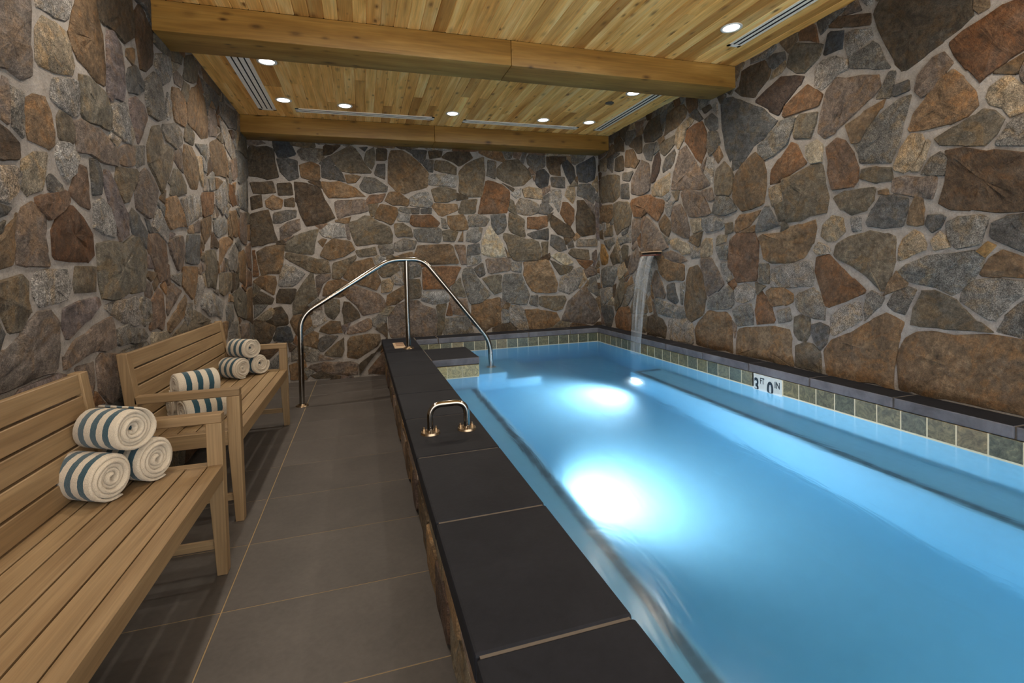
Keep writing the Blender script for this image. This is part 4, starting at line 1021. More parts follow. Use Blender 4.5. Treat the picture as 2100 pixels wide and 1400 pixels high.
STONES_BACK = '''
d -1100,2215 -1100,2461 -1083,2528 -912,2528 -852,2502 -837,2356 -816,2209 -937,2191
n -851,2546 -856,2590 -693,2598 -643,2452 -808,2423 -833,2473
g -614,2498 -557,2538 -361,2532 -358,2419 -437,2378 -562,2396
k -822,2400 -727,2419 -618,2394 -610,2215 -722,2183 -799,2284
b -592,2350 -493,2384 -396,2350 -408,2191 -500,2189 -590,2216
d -346,2570 -173,2578 -278,2475 -349,2464
o -278,2452 -175,2517 -72,2575 -14,2540 70,2389 141,2291 7,2279 -169,2289 -238,2378
k -379,2222 -374,2358 -239,2348 -169,2274 -143,2183 -287,2202
b -141,2259 21,2249 -26,2178 -122,2168
g 16,2125 65,2235 169,2222 303,2148 301,2085 119,2058 45,2080
o 70,2405 89,2514 180,2564 182,2394 150,2330
k 16,2564 105,2568 74,2521
d 198,2425 210,2558 316,2563 305,2429
k 171,2269 204,2379 295,2382 290,2226
b 319,2180 328,2446 362,2541 485,2547 593,2488 700,2397 777,2304 756,2143 580,2091 501,2058 394,2103
k 517,2564 769,2567 751,2479 701,2413 609,2505
k 716,2397 750,2447 846,2450 834,2321 778,2320
o 859,2338 870,2451 1009,2441 1106,2379 1103,2297 956,2309
d 945,2487 1012,2554 1261,2565 1310,2501 1139,2397 1074,2443
d 785,2560 947,2567 929,2502 799,2473
s 781,2175 793,2288 972,2302 1119,2273 1099,2151 902,2162
o 804,2112 935,2155 1098,2118 1095,2020 994,1969 848,1967
o 1138,2086 1137,2331 1241,2433 1447,2523 1458,2325 1416,2042 1263,2039
g 1475,2292 1497,2476 1592,2463 1586,2262
r 1359,1842 1397,1992 1473,2242 1645,2197 1766,2115 1744,1929 1706,1844
D -657,2065 -667,2169 -543,2157 -404,2101 -352,1966 -298,1875 -258,1784 -389,1723 -559,1692 -611,1812 -648,1946
b -388,2177 -187,2174 -43,2124 72,2018 -149,2007 -308,1997 -363,2071
m -252,1967 56,1987 97,1864 -68,1816 -230,1769
R 86,1988 118,2035 285,2053 236,1959 85,1941
b 282,1975 331,2070 424,2072 546,1995 528,1923 357,1929
s 559,1931 562,2011 675,2077 770,2079 815,1951 781,1910
b 155,1786 235,1943 403,1898 416,1835 350,1708 229,1755
o -115,1723 50,1801 125,1794 213,1724 318,1677 347,1598 344,1503 130,1490 -50,1476 -90,1585
s -421,1632 -318,1723 -174,1715 -157,1570 -280,1555 -394,1586
o -759,1514 -590,1617 -434,1662 -467,1526 -500,1383 -653,1401 -776,1425
b -439,1526 -395,1556 -353,1540 -398,1465
m -152,1708 -123,1708 -106,1554 -135,1554
b -430,1374 -354,1495 -295,1548 -107,1523 -66,1430 -171,1354 -317,1319
d -1100,1809 -922,1869 -887,1722 -854,1530 -1016,1487 -1096,1474 -1100,1663
m -822,1663 -752,1722 -626,1767 -616,1663 -701,1603 -813,1544
k -870,1825 -761,1856 -658,1857 -660,1782 -793,1722 -874,1722
t -946,1957 -863,2017 -784,1974 -800,1885 -889,1869 -941,1898
d -825,2135 -695,2146 -686,2020 -823,2018
d -763,1974 -674,1991 -670,1901 -759,1900
d -1078,2144 -871,2164 -849,2047 -943,2030 -1062,2042
d -1090,1998 -984,2015 -975,1898 -1082,1867
b -1045,1429 -950,1472 -787,1485 -792,1351 -839,1188 -1014,1178 -1036,1297
s -840,1159 -794,1291 -686,1244 -591,1181 -665,1078 -721,1043 -844,1054
o -779,1351 -763,1402 -598,1377 -346,1312 -337,1174 -493,1178 -576,1211 -712,1304
o -309,1127 -290,1280 -172,1324 -68,1368 -54,1337 -147,1215 -223,1109
b -194,1124 -85,1291 110,1341 137,1239 179,1144 207,1064 143,972 24,1023 -93,1059
o -52,1414 144,1458 171,1364 -24,1352
g 190,1473 343,1487 355,1376 231,1347
g 371,1408 374,1503 485,1549 610,1516 591,1437 418,1399
o 385,1598 381,1708 459,1724 551,1677 579,1565 407,1566
b 369,1344 558,1389 572,1341 431,1327
b 588,1324 640,1468 1029,1472 1105,1249 907,1237 682,1274
m 1062,1463 1195,1462 1197,1238 1130,1240
g 596,1581 598,1661 903,1668 890,1498 641,1516
r 561,1724 579,1812 795,1822 889,1725 855,1684 599,1684
s 413,1756 432,1835 540,1820 546,1740
g 433,1867 449,1906 558,1900 549,1836
k 571,1892 661,1893 651,1837 577,1836
k 685,1885 797,1894 795,1838 683,1845
t 814,1918 831,1951 1093,1954 1107,1873 940,1806 876,1822
o 1123,1840 1161,1988 1347,2007 1325,1842
o 919,1627 1018,1652 1100,1627 1063,1512 931,1514
g 907,1774 956,1774 985,1660 920,1676
b 987,1725 990,1807 1189,1824 1235,1659 1034,1643
b -1096,1108 -1014,1171 -881,1160 -870,1070 -902,953 -1020,1031
d -1100,932 -1034,1002 -903,923 -932,865 -1092,858
g 1236,1692 1231,1808 1393,1826 1494,1776 1458,1701 1320,1684
k 1519,1726 1522,1826 1697,1828 1702,1692 1665,1625 1594,1592 1543,1659
w 1388,1359 1401,1526 1492,1692 1559,1609 1643,1490 1691,1320 1516,1315
g 1205,1511 1217,1626 1354,1676 1405,1659 1375,1526 1315,1493
k 1208,1329 1221,1461 1365,1476 1362,1360 1243,1345
s 1213,1213 1217,1329 1362,1343 1377,1276 1307,1228
b 1097,1512 1167,1627 1172,1511
o 1663,1557 1682,1608 1948,1538 2111,1503 2144,1364 2124,1278 1797,1267 1729,1388
o 1736,1659 1741,1845 1812,1845 1936,1761 1948,1556 1770,1608
o 1742,1879 1764,2014 1816,1981 1848,1829
o 1604,2279 1616,2397 1724,2493 1884,2499 1954,2425 2050,2292 1929,2187 1786,2183
k 1983,2528 2030,2581 2231,2556 2228,2435 2097,2362 2008,2444
n 2094,2259 2115,2363 2208,2400 2280,2316 2259,2195 2165,2158 2102,2208
d 2249,2556 2399,2563 2433,2442 2430,2321 2299,2334 2255,2419
n 2453,2461 2530,2516 2624,2432 2640,2309 2561,2219 2506,2323
k 2299,2299 2487,2305 2483,2165 2314,2179
s 2281,1987 2295,2144 2426,2146 2442,2042 2400,1867 2328,1988
l 2491,2078 2522,2183 2618,2186 2634,2063 2593,1974
n 2663,2468 2919,2584 2913,2299 2813,2243 2677,2258
k 2676,2222 2832,2235 2909,2157 2885,1978 2769,2047 2653,2081
l 1928,2136 2019,2172 2165,2158 2171,2020 2070,2036 1944,2051
s 1783,2082 1910,2152 1890,2050 1835,2032
g 1833,1947 1889,2024 2015,2018 2123,1951 2120,1848 1956,1829 1848,1846
k 2139,1848 2160,1969 2253,1970 2326,1901 2249,1840
r 2419,1867 2460,1990 2536,1982 2611,1904 2607,1763 2548,1692 2473,1763
r 1978,1658 1982,1804 2239,1814 2246,1692 2097,1649
d 2275,1762 2324,1832 2454,1745 2547,1675 2603,1587 2563,1543 2393,1588 2292,1675
d 2636,1781 2652,2010 2749,2012 2844,1889 2902,1835 2896,1585 2699,1568 2642,1622
k 1976,1590 2133,1641 2254,1658 2250,1519 2075,1529
o 2162,1312 2157,1485 2250,1493 2237,1345
k 2277,1449 2299,1588 2467,1517 2493,1394 2388,1378
k 2504,1464 2582,1516 2599,1428 2522,1411
g 2637,1427 2649,1516 2914,1531 2912,1424
o 2520,1340 2560,1402 2792,1390 2809,1264 2595,1286
m 2850,1335 2911,1388 2907,1244 2848,1263
w 2273,1310 2368,1361 2482,1341 2574,1216 2459,1201
o 2263,1275 2421,1193 2573,1180 2533,1111 2399,1079 2326,1169
t 1917,1076 1913,1248 2050,1271 2235,1267 2306,1117 2359,975 2337,862 2076,864 2004,901
g 1143,1099 1170,1181 1272,1195 1320,1077 1386,992 1486,870 1362,775 1226,764
k 1289,1178 1393,1242 1424,1108 1354,1076
m 1429,1292 1744,1302 1740,1149 1476,1115
o 1388,1058 1492,1089 1632,1102 1627,898 1538,868 1471,938
g 1648,1016 1659,1101 1882,1103 1933,972 1984,850 1944,722 1747,740 1642,796
s 1758,1149 1761,1251 1895,1240 1883,1129
s 2375,869 2398,1027 2553,1128 2699,1169 2695,1017 2644,912 2526,828
m 2727,1123 2807,1175 2905,1137 2903,1065 2764,1033
g 2780,871 2803,1014 2902,1029 2916,776
m 2424,567 2485,723 2683,893 2761,908 2876,742 2950,521 2849,415 2403,498
o 2109,706 2111,810 2449,813 2467,760 2407,639 2312,626
g 1981,729 2002,832 2093,828 2090,689
b 1940,559 1924,663 2107,654 2330,607 2385,516 2252,415 1974,415
s 1723,519 1728,707 1853,709 1923,628 1956,415 1847,415
b 1239,630 1243,764 1397,790 1590,832 1611,661 1598,509 1389,415 1252,513
s 1627,508 1626,678 1709,657 1705,520
r 674,1016 680,1210 1138,1207 1049,1036 964,957 688,951
s 660,823 671,928 980,924 967,793 763,786
o 1014,972 1117,1084 1163,917 1177,850 1044,872
m 985,841 1193,816 1222,631 1021,642
m 275,519 280,658 365,779 490,836 628,822 682,763 808,729 826,628 807,415 546,415 301,415
o 834,642 830,756 952,779 919,623 872,415 821,415
r 941,636 982,792 1014,646
g 900,415 933,608 1049,616 1196,608 1266,415 1044,415
b 257,784 267,894 357,960 468,1012 463,858 352,793
l 208,938 219,1062 294,1094 346,1030 316,948
o 176,1173 313,1260 407,1237 418,1181 308,1121 228,1117
s 321,1107 446,1194 454,1026 359,1029
g 518,1080 536,1219 661,1223 651,1111 567,1092
o 504,856 524,1066 649,1076 650,864
m -172,899 -103,1032 38,972 181,925 233,868 250,784 175,719 -11,687 -72,813
b -412,923 -396,1016 -356,1081 -242,1104 -116,1046 -171,926 -248,902
o -399,748 -401,869 -337,899 -243,868 -248,740 -307,663 -369,693
d -216,725 -199,846 -148,844 -49,730 -37,675 -130,626 -208,603
o -721,844 -693,948 -616,1076 -539,1180 -502,1165 -494,1046 -474,925 -575,837 -627,760 -718,752
m -478,992 -479,1138 -428,1163 -328,1154 -343,1107 -407,1056 -461,925
d -879,942 -835,1019 -679,1013 -694,935 -733,857 -876,871
d -917,723 -913,814 -830,823 -774,715 -777,636 -896,630 -989,675
n -900,539 -886,604 -766,610 -735,463 -760,438 -914,462 -925,502
b -752,661 -713,725 -555,730 -540,609 -610,560 -649,483 -697,513
s -526,675 -517,754 -430,763 -383,667 -447,617 -529,582
b -456,537 -436,590 -346,645 -245,632 -224,509 -376,505
m -172,506 -158,559 54,656 92,613 83,545 -4,502 -160,491
g 99,640 174,691 253,673 251,611 169,539 103,571
d 129,528 251,597 260,415 219,453
b -627,402 -612,494 -524,542 -469,511 -490,446 -567,385
k -481,365 -452,470 -389,493 -276,472 -342,395 -445,322
o -421,280 -265,417 -213,454 -218,305 -246,239 -346,261
b -182,234 -176,411 -135,463 48,485 167,470 178,400 135,334 -66,212
g -609,228 -606,321 -531,355 -483,312 -486,218 -560,211
m -587,146 -549,183 -424,200 -247,192 -81,158 -78,34 -201,32 -478,83
d -566,64 -453,88 -329,43 -355,18 -505,19
d -46,31 -41,168 66,242 174,290 239,415 246,415
g -751,345 -689,393 -688,248 -755,240
b -781,189 -695,209 -626,96 -604,28 -762,29
s -769,282 -785,418 -1100,128 -1100,0 -833,0
D -903,445 -1100,413 -1100,152 -831,400
d -885,615 -1100,718 -1100,431 -955,454
o -667,2550 -433,2543 -456,2700 -718,2700
g -419,2575 -164,2588 -234,2700 -438,2700
g -136,2578 -119,2573 22,2608 35,2700 -213,2700
R 323,395 42,75 49,27 377,0 510,344 470,367
t 43,2626 78,2600 206,2567 392,2575 522,2703 53,2700
t 599,246 527,333 397,0 715,0
d 1058,278 620,243 735,0 837,0
s 897,406 808,406 563,318 610,260 1050,295
s 782,2569 1045,2581 1049,2583 1069,2700 625,2700
D 1148,330 1085,282 860,0 1274,0
r 1065,2565 1376,2579 1369,2700 1087,2700
l 1483,421 1233,382 1166,335 1293,0 1539,0 1576,119
t 1395,2551 1600,2478 1687,2472 1711,2493 1596,2700 1387,2700
D 1912,118 1820,206 1593,112 1558,0 1884,0
d 1716,513 1580,491 1492,451 1591,131 1812,222 1793,448
g 1726,2503 1786,2517 1849,2700 1617,2700
d 2079,167 1930,114 1902,0 2197,0
l 2148,378 1973,406 1815,406 1831,221 1924,131 2076,185 2155,355
R 1839,2615 2234,2564 2206,2700 1868,2700
d 2403,227 2168,342 2093,179 2219,0 2450,0
o 2374,497 2186,354 2409,244 2454,295 2519,454
l 2252,2566 2557,2578 2535,2700 2224,2700
o 2776,234 2466,281 2421,230 2469,0 2780,0
D 2541,463 2475,298 2778,252 2816,412
g 2593,2484 2627,2472 2757,2520 2824,2700 2553,2700
d 2907,445 2829,390 2794,241 2798,0 2950,0 2950,445
b 2884,747 2950,549 2950,785
M 2914,1981 2904,1546 2950,1524 2950,1982
l 2867,2225 2950,2119 2950,2334
s 2826,2655 2950,2575 2950,2700 2843,2700
l -999,679 -895,777 -937,825 -1077,717
g -1100,848 -1100,727 -1095,726 -959,849
r -1038,1172 -1062,1424 -1095,1424 -1096,1167
m -1100,2536 -932,2565 -933,2570 -1097,2691
o 254,775 169,701 282,676 346,767
d 425,2593 457,2572 676,2592 612,2700 531,2700
k 2182,1978 2271,1979 2282,2105 2179,2048
m 2290,2197 2290,2197 2174,2152 2178,2068 2284,2127
r 2855,1220 2845,1251 2622,1270 2737,1140
m 2894,1844 2904,1956 2741,2047
o -1026,1024 -1095,1083 -1100,945
b -1007,2635 -1021,2700 -1095,2700
k -984,2619 -961,2616 -952,2700 -1003,2700
g -928,2613 -926,2613 -863,2689 -859,2700 -934,2700
d -772,1495 -771,1498 -798,1539 -845,1527 -858,1488
o -790,2602 -853,2671 -901,2599
g -844,2688 -792,2631 -802,2700 -841,2700
D -767,344 -705,392 -756,429 -777,427
r -706,508 -736,437 -693,405 -686,411 -689,498
m -783,1549 -765,1521 -687,1584
b -770,2605 -769,2603 -704,2615 -728,2700 -784,2700
t -695,225 -648,149 -607,169 -620,235 -677,247
b -615,312 -679,309 -679,266 -617,253
o -586,353 -590,379 -643,398 -673,397 -680,393 -679,327 -609,330
s -624,477 -670,472 -668,416 -634,417
g -599,43 -537,107 -609,148 -630,138
g -520,554 -548,593 -624,539 -594,514
D -533,736 -521,770 -536,789 -579,815 -625,747
b -495,347 -470,448 -558,380
m -423,780 -440,866 -517,795 -494,766
g -478,899 -569,830 -531,807 -454,881
m -327,219 -325,227 -470,281 -477,211
R -409,1655 -341,1720 -469,1700
D -379,2100 -398,2182 -514,2168
d -265,34 -315,44 -361,0 -269,0
k -250,2360 -296,2455 -398,2374 -395,2368
M -247,30 -251,0 -125,3
M -143,612 -228,588 -203,495
b -142,1721 -123,1727 -97,1793 -248,1752 -247,1740
o 150,1802 205,1931 84,1932 127,1803
r 289,375 246,405 180,262
s 190,1360 131,1331 172,1207 269,1253 261,1320
o 332,1362 277,1346 291,1274 386,1251 412,1300
b 464,1023 509,1005 515,1067 461,1066
t 517,1145 457,1152 461,1084 509,1085
o 528,1227 449,1216 462,1170 520,1163
g 528,1320 443,1320 410,1258 418,1230 543,1248
k 622,393 464,402 526,343 570,330
s 566,1326 553,1316 561,1243 568,1229 643,1232 661,1275
r 672,1219 785,1231 677,1266 666,1239
R 935,398 1050,306 1028,406
g 1047,406 1072,306 1077,306 1109,313 1108,406
m 1237,403 1126,406 1127,343 1155,338
d 1247,2019 1111,2084 1103,1991
b 1703,667 1730,739 1691,759 1624,688
m 1602,807 1615,704 1675,768
o 1761,1312 1680,1427 1704,1310
d 1814,2146 1668,2209 1793,2111
R 1827,2608 1817,2524 1891,2508 1928,2595
k 1946,2592 1903,2492 1947,2458 1994,2586
m 2097,2315 2052,2308 2082,2241
m 2103,2345 2027,2406 2005,2387 2038,2324 2100,2334
D 2253,1276 2265,1301 2261,1346 2136,1291 2133,1278
d 2326,1860 2248,1829 2252,1744
D 2410,2562 2438,2461 2513,2515 2501,2567
d 2567,1517 2562,1534 2468,1559 2487,1464
t 2568,2570 2519,2568 2529,2529 2584,2481
t 2695,1560 2639,1613 2578,1546 2583,1528 2610,1498
o 2663,2196 2665,2210 2609,2261 2550,2193
b 2664,2323 2621,2274 2670,2230
l 2656,908 2677,901 2749,989 2698,1002
l 2714,1123 2710,1122 2704,1019 2765,1003 2766,1004
b 2779,920 2790,991 2770,986 2705,906
M 2867,1248 2858,1164 2877,1157 2905,1235
o 2920,871 2924,797 2950,794 2950,870
D 2916,951 2919,889 2950,888 2950,951
g 2920,1072 2905,1052 2916,1014 2950,1038 2950,1061
b 2914,1132 2913,1094 2950,1080 2950,1145
o 2924,1234 2893,1151 2903,1147 2950,1165 2950,1226
g 2917,1260 2923,1253 2950,1245 2947,1357
k 2910,2093 2912,2016 2951,1995 2950,2110
'''


PAL = {'b': ('7d664a', .25), 'r': ('7b5a3b', .3), 'R': ('7c6451', .3), 'm': ('7b6c60', .4), 'M': ('776965', .35),
       'o': ('706655', .35), 'd': ('5a4d3c', .3), 'D': ('594734', .3), 'e': ('4f4037', .4), 'g': ('747069', .75),
       'k': ('62605d', .5), 'n': ('4a4c4f', .3), 's': ('8c8780', .85), 'l': ('9b8b72', .6), 'w': ('b3a78f', .4),
       't': ('8c7050', .4), 'y': ('a07a42', .2), 'F': ('64462c', .3), 'p': ('745b47', .3)}

def chaikin(p, q=0.2):
    out = []
    for i in range(len(p)):
        a, b = p[i], p[(i + 1) % len(p)]
        L = math.hypot(b[0] - a[0], b[1] - a[1])
        j = min(0.007, L * 0.06)
        out.append((a[0] + (b[0] - a[0]) * q + random.uniform(-j, j), a[1] + (b[1] - a[1]) * q + random.uniform(-j, j)))
        if L > 0.16:
            out.append((a[0] + (b[0] - a[0]) * .5 + random.uniform(-j, j) * 1.6, a[1] + (b[1] - a[1]) * .5 + random.uniform(-j, j) * 1.6))
        out.append((a[0] + (b[0] - a[0]) * (1 - q) + random.uniform(-j, j), a[1] + (b[1] - a[1]) * (1 - q) + random.uniform(-j, j)))
    return out

def stone_mesh(poly, side, face, depth, grow=0.006):
    """one stone: bevelled rim and an uneven face; side says which wall; face is the wall's mortar coordinate, depth how far it stands proud"""
    ar = sum(poly[i - 1][0] * poly[i][1] - poly[i][0] * poly[i - 1][1] for i in range(len(poly))) / 2
    if ar < 0: poly = poly[::-1]
    p = chaikin(poly, 0.09)
    n = len(p)
    cx = sum(q[0] for q in p) / n; cy = sum(q[1] for q in p) / n
    g = 1 + grow / max(.03, math.sqrt(abs(ar)) * .5)
    p = [(cx + (q[0] - cx) * g, cy + (q[1] - cy) * g) for q in p]
    size = math.sqrt(abs(ar))
    tilt = (random.uniform(-.02, .02), random.uniform(-.02, .02))
    rough = min(0.006, size * 0.018)
    def at(u, z, d):
        d += (u - cx) * tilt[0] + (z - cy) * tilt[1]
        d = max(d, -0.02)
        if side == 'L': return (face + d, u, z)
        if side == 'R': return (face - d, u, z)
        return (u, face - d, z)
    vs, rings = [], []
    def ring(inset, frac, d, jit):
        r = []
        for (u, z) in p:
            L = math.hypot(u - cx, z - cy) + 1e-6
            f = max(0.0, min(1 - frac, (L - inset) / L)) if inset else 1 - frac
            vs.append(at(cx + (u - cx) * f, cz_(z, f), d + random.uniform(-jit, jit)))
            r.append(len(vs) - 1)
        rings.append(r)
    def cz_(z, f): return cy + (z - cy) * f
    ring(0, 0.0, -0.010, 0)
    ring(0, 0.0, depth * 0.35, 0.001)
    ring(0.005, 0.01, depth, 0.0015)
    if size > 0.22: ring(0, 0.34, depth + rough * .8, rough)
    ring(0, 0.62, depth + rough, rough)
    vs.append(at(cx, cy, depth + rough + random.uniform(-rough, rough)))
    c = len(vs) - 1
    fs = []
    for a, b in zip(rings, rings[1:]):
        for i in range(n):
            j = (i + 1) % n
            fs.append((a[i], a[j], b[j], b[i]))
    for i in range(n):
        fs.append((rings[-1][i], rings[-1][(i + 1) % n], c))
    if side == 'R': fs = [f[::-1] for f in fs]
    me = bpy.data.meshes.new('stone')
    me.from_pydata(vs, [], fs)
    for q in me.polygons: q.use_smooth = True
    me.set_sharp_from_angle(angle=math.radians(38))
    me.materials.append(M['stone'])
    return me

def lay_stones(data, side, face, parent):
    for ln in data.split('\n'):
        t = ln.split()
        if len(t) < 4: continue
        poly = [tuple(int(a) / 1000 for a in q.split(',')) for q in t[1:]]
        o = link('stone', stone_mesh(poly, side, face, random.uniform(0.004, 0.012), {'L': .0025, 'R': .005, 'K': .007}[side]), None, parent)
        h, a = PAL[t[0]]
        c = lin(h); gy = sum(c) / 3
        c = [(q * .86 + gy * .14) * (.72 if side == 'L' else .68) for q in c]
        j = random.uniform(.86, 1.16); w = random.uniform(-.05, .05)
        o.color = (c[0] * j * (1 + w), c[1] * j, c[2] * j * (1 - w), a)

# ------------------------------------------------------------------ the setting
wall_left = tag(obj('wall_left', box(XL - .2, XL, YF, YB + .2, -.05, ZC + .1), M['mortar']), kind='structure')
wall_right = tag(obj('wall_right', box(XR, XR + .2, YF, YB + .2, -.9, ZC + .1), M['mortar']), kind='structure')
wall_back = tag(obj('wall_back', box(XL, XR, YB, YB + .2, -.9, ZC + .1), M['mortar']), kind='structure')
lay_stones(STONES_LEFT, 'L', XL, wall_left)
lay_stones(STONES_RIGHT, 'R', XR, wall_right)
lay_stones(STONES_BACK, 'K', YB, wall_back)

floor = tag(obj('floor', box(XL - .02, 0.24, YF, YB + .02, -.06, -.0015), M['darkgrout']), kind='structure')
k = 0
while True:
    y0 = -0.33 + 0.45 * k
    if y0 > YB: break
    y1 = min(y0 + 0.45, YB)
    for (x0, x1) in ((XL, -.51), (-.51, .235)):
        o = obj('floor_tile', box(x0 + .002, x1 - .002, max(y0, YF) + .002, y1 - .002, -.012, 0.0, .0012), M['floor'], floor)
    k += 1

ceiling = tag(obj('ceiling', box(XL - .2, XR + .2, YF, YB + .2, ZC + .022, ZC + .12), M['black']), kind='structure')
pm = {}
def plank_mesh(L):
    key = round(L, 3)
    if key not in pm:
        bm = bmesh.new()
        w = 0.0845 / 2
        add_prism(bm, [(-w, .02), (-w, .004), (-w + .0045, 0.0), (w - .0045, 0.0), (w, .004), (w, .02)], 'y', 0, L)
        me = bpy.data.meshes.new('ceiling_plank'); bm.to_mesh(me); bm.free()
        me.materials.append(M['plank'])
        pm[key] = me
    return pm[key]
for i in range(48):
    x = XL + .045 + i * .0849
    for (y0, y1) in ((YF, 3.31), (3.594, 5.45)):
        cut = None
        if random.random() < .45: cut = round(random.uniform(y0 + .7, y1 - .5), 1)
        for a, b in ([(y0, y1)] if cut is None else [(y0, cut), (cut + .001, y1)]):
            o = link('ceiling_plank', plank_mesh(b - a), None, ceiling)
            o.location = (x, a, ZC + random.uniform(0, .0015))

# ------------------------------------------------------------------ timber beams
def beam(y0, y1, seam, label):
    t = thing('timber_beam', label, 'beam', (0, (y0 + y1) / 2, ZC), group='timber ceiling beams')
    d = (y1 - y0) / 2
    for a, b in ((-1.10, seam - .001), (seam + .001, 2.955)):
        obj('beam_length', box(a, b, -d, d, -.176, .0, .006, 2), M['beam'], t, True, 40)
beam(3.307, 3.597, 1.05, 'wide pale timber beam crossing the ceiling nearest the viewer')
beam(5.447, 5.748, .82, 'pale timber beam along the top of the back stone wall')

# ------------------------------------------------------------------ swimming pool
PX0, PX1, PY1 = 0.53, 2.79, 5.52
BZ, LB, RB, RBY = -.15, .95, 2.455, 4.19          # bench height, left and right bench edges, far end of the right bench
pool = thing('swimming_pool', 'raised indoor pool of glowing blue water edged in charcoal slate', 'pool', (1.67, 2.5, 0))
POFF = Vector((1.67, 2.5, 0))
def pobj(name, bm, mat, parent=None, smooth=False, angle=None):
    bmesh.ops.translate(bm, verts=bm.verts[:], vec=-POFF)
    return obj(name, bm, mat, pool if parent is None else parent, smooth, angle)
def pbox(name, x0, x1, y0, y1, z0, z1, mat, bev=0.0, seg=1):
    """a box part with its own origin at its middle"""
    c = Vector(((x0 + x1) / 2, (y0 + y1) / 2, (z0 + z1) / 2))
    o = obj(name, box(x0 - c.x, x1 - c.x, y0 - c.y, y1 - c.y, z0 - c.z, z1 - c.z, bev, seg), mat, pool)
    o.location = c - POFF
    return o

bm = bmesh.new()                                  # plaster basin: floor and four walls
add_box(bm, PX0 - .06, PX1 + .06, YF, PY1 + .06, -.80, -.67)
add_box(bm, PX0 - .06, PX0, YF, PY1 + .06, -.67, .238)
add_box(bm, PX1, PX1 + .06, YF, PY1 + .06, -.67, .238)
add_box(bm, PX0, PX1, PY1, PY1 + .06, -.67, .238)
pobj('pool_basin', bm, M['plaster'])
pbox('underwater_bench', PX0, LB, YF, 4.18, -.67, BZ, M['plaster'], .02, 3)
pbox('underwater_bench', RB, PX1, YF, RBY, -.67, BZ, M['plaster'], .012, 2)
pbox('landing_block', PX0, .948, 4.18, 4.79, -.67, .236, M['plaster'], .006, 1)
pbox('underwater_step', PX0, 1.33, 4.60, PY1, -.67, -.10, M['plaster'], .012, 2)
pbox('underwater_step', 1.33, 1.68, 4.60, PY1, -.67, -.38, M['plaster'], .012, 2)

# raised curb that carries the coping, with its stone facing
bm = bmesh.new()
add_box(bm, .235, PX0 - .06, YF, YB, -.05, CZ - CT)
pobj('curb_wall', bm, M['mortar'])
y = YF
for row in range(2):
    y = YF + random.uniform(0, .1)
    z0 = 0.006 + row * .175
    while y < YB - .05:
        w = random.uniform(.16, .42); y1 = min(y + w, YB - .02)
        z1 = z0 + .160
        poly = [(y, z0 + random.uniform(0, .012)), (y1 - .015, z0 + random.uniform(0, .012)), (y1 - random.uniform(.01, .03), z1 - random.uniform(0, .014)), (y + random.uniform(0, .03), z1 - random.uniform(0, .014))]
        me = stone_mesh(poly, 'R', .235, random.uniform(.012, .022))
        o = link('stone', me, None, pool)
        o.location = -POFF
        cc = lin(PAL[random.choice('bdDmoe')][0]); o.color = (cc[0], cc[1], cc[2], .3)
        y = y1 + .008

# coping bed in sand-coloured grout and the slate slabs on it
bm = bmesh.new()
add_box(bm, .20, .538, YF, YB, CZ - CT, CZ - .004)
add_box(bm, .538, .955, 4.19, 4.79, CZ - CT, CZ - .004)
add_box(bm, PX1 + .004, XR, YF, YB, CZ - CT, CZ - .004)
add_box(bm, .538, PX1 + .004, PY1 + .004, YB, CZ - CT, CZ - .004)
pobj('coping_grout', bm, M['grout'])
def slab(x0, x1, y0, y1, m='coping_lit_sides'):
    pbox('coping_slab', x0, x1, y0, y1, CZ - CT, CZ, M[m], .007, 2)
g = .004
ys = [YF] + [-.154 + .546 * i for i in range(10)] + [5.30, YB - .01]
for a, b in zip(ys, ys[1:]):
    if b <= a + .05: continue
    slab(.19, .546, a + g, b - g, 'coping')
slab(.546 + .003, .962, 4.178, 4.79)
ys = [YF] + [-.156 + .53 * i for i in range(11)] + [PY1]
for a, b in zip(ys, ys[1:]):
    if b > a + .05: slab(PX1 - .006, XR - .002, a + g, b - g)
xs = [.55, .80] + [.80 + .54 * i for i in range(1, 4)] + [XR - .002]
for a, b in zip(xs, xs[1:]):
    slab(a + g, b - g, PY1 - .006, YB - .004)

# waterline tile band: cream bed with slate tiles on it
bm = bmesh.new()
T0, T1, TP = .245, CZ - CT - .002, .1305
add_box(bm, PX1 - .0065, PX1 + .02, YF, PY1, .225, T1)
add_box(bm, PX0, PX1, PY1 - .0065, PY1 + .02, .225, T1)
add_box(bm, PX0, .955, 4.174, 4.79, .225, T1)
add_box(bm, PX0 - .02, PX0 + .0065, YF, 4.17, .225, T1)
pobj('tile_grout', bm, make_plain('cream_grout', lin('c9bfa3'), 0.8, 0, .2))
tiles = {}
def tile(x0, x1, y0, y1, m='tile'):
    pbox('waterline_tile', x0, x1, y0, y1, T0, T1, M[m], .0015)
yy = 1.401 - TP * 14
while yy < PY1 - .02:
    y1 = min(yy + TP, PY1 - .004)
    if not (2.70 < (yy + y1) / 2 < 2.985) and yy > YF:
        tile(PX1 - .008, PX1 + .01, yy + .0035, y1 - .0035)
    yy += TP
xx = PX1 - .01
while xx > PX0 + .02:
    x0 = max(xx - TP, PX0)
    tile(x0 + .0035, xx - .0035, PY1 - .008, PY1 + .01)
    xx -= TP
yy = 4.165
while yy > YF + TP:
    tile(PX0 - .01, PX0 + .008, yy - TP + .0035, yy - .0035)
    yy -= TP
for a, b in ((.545, .675), (.675, .805), (.805, .956)):
    tile(a + .002, b - .002, 4.172, 4.19, 'tan_tile')
for a, b in ((4.176, 4.33), (4.33, 4.48), (4.48, 4.63), (4.63, 4.79)):
    tile(.94, .957, a + .002, b - .002)

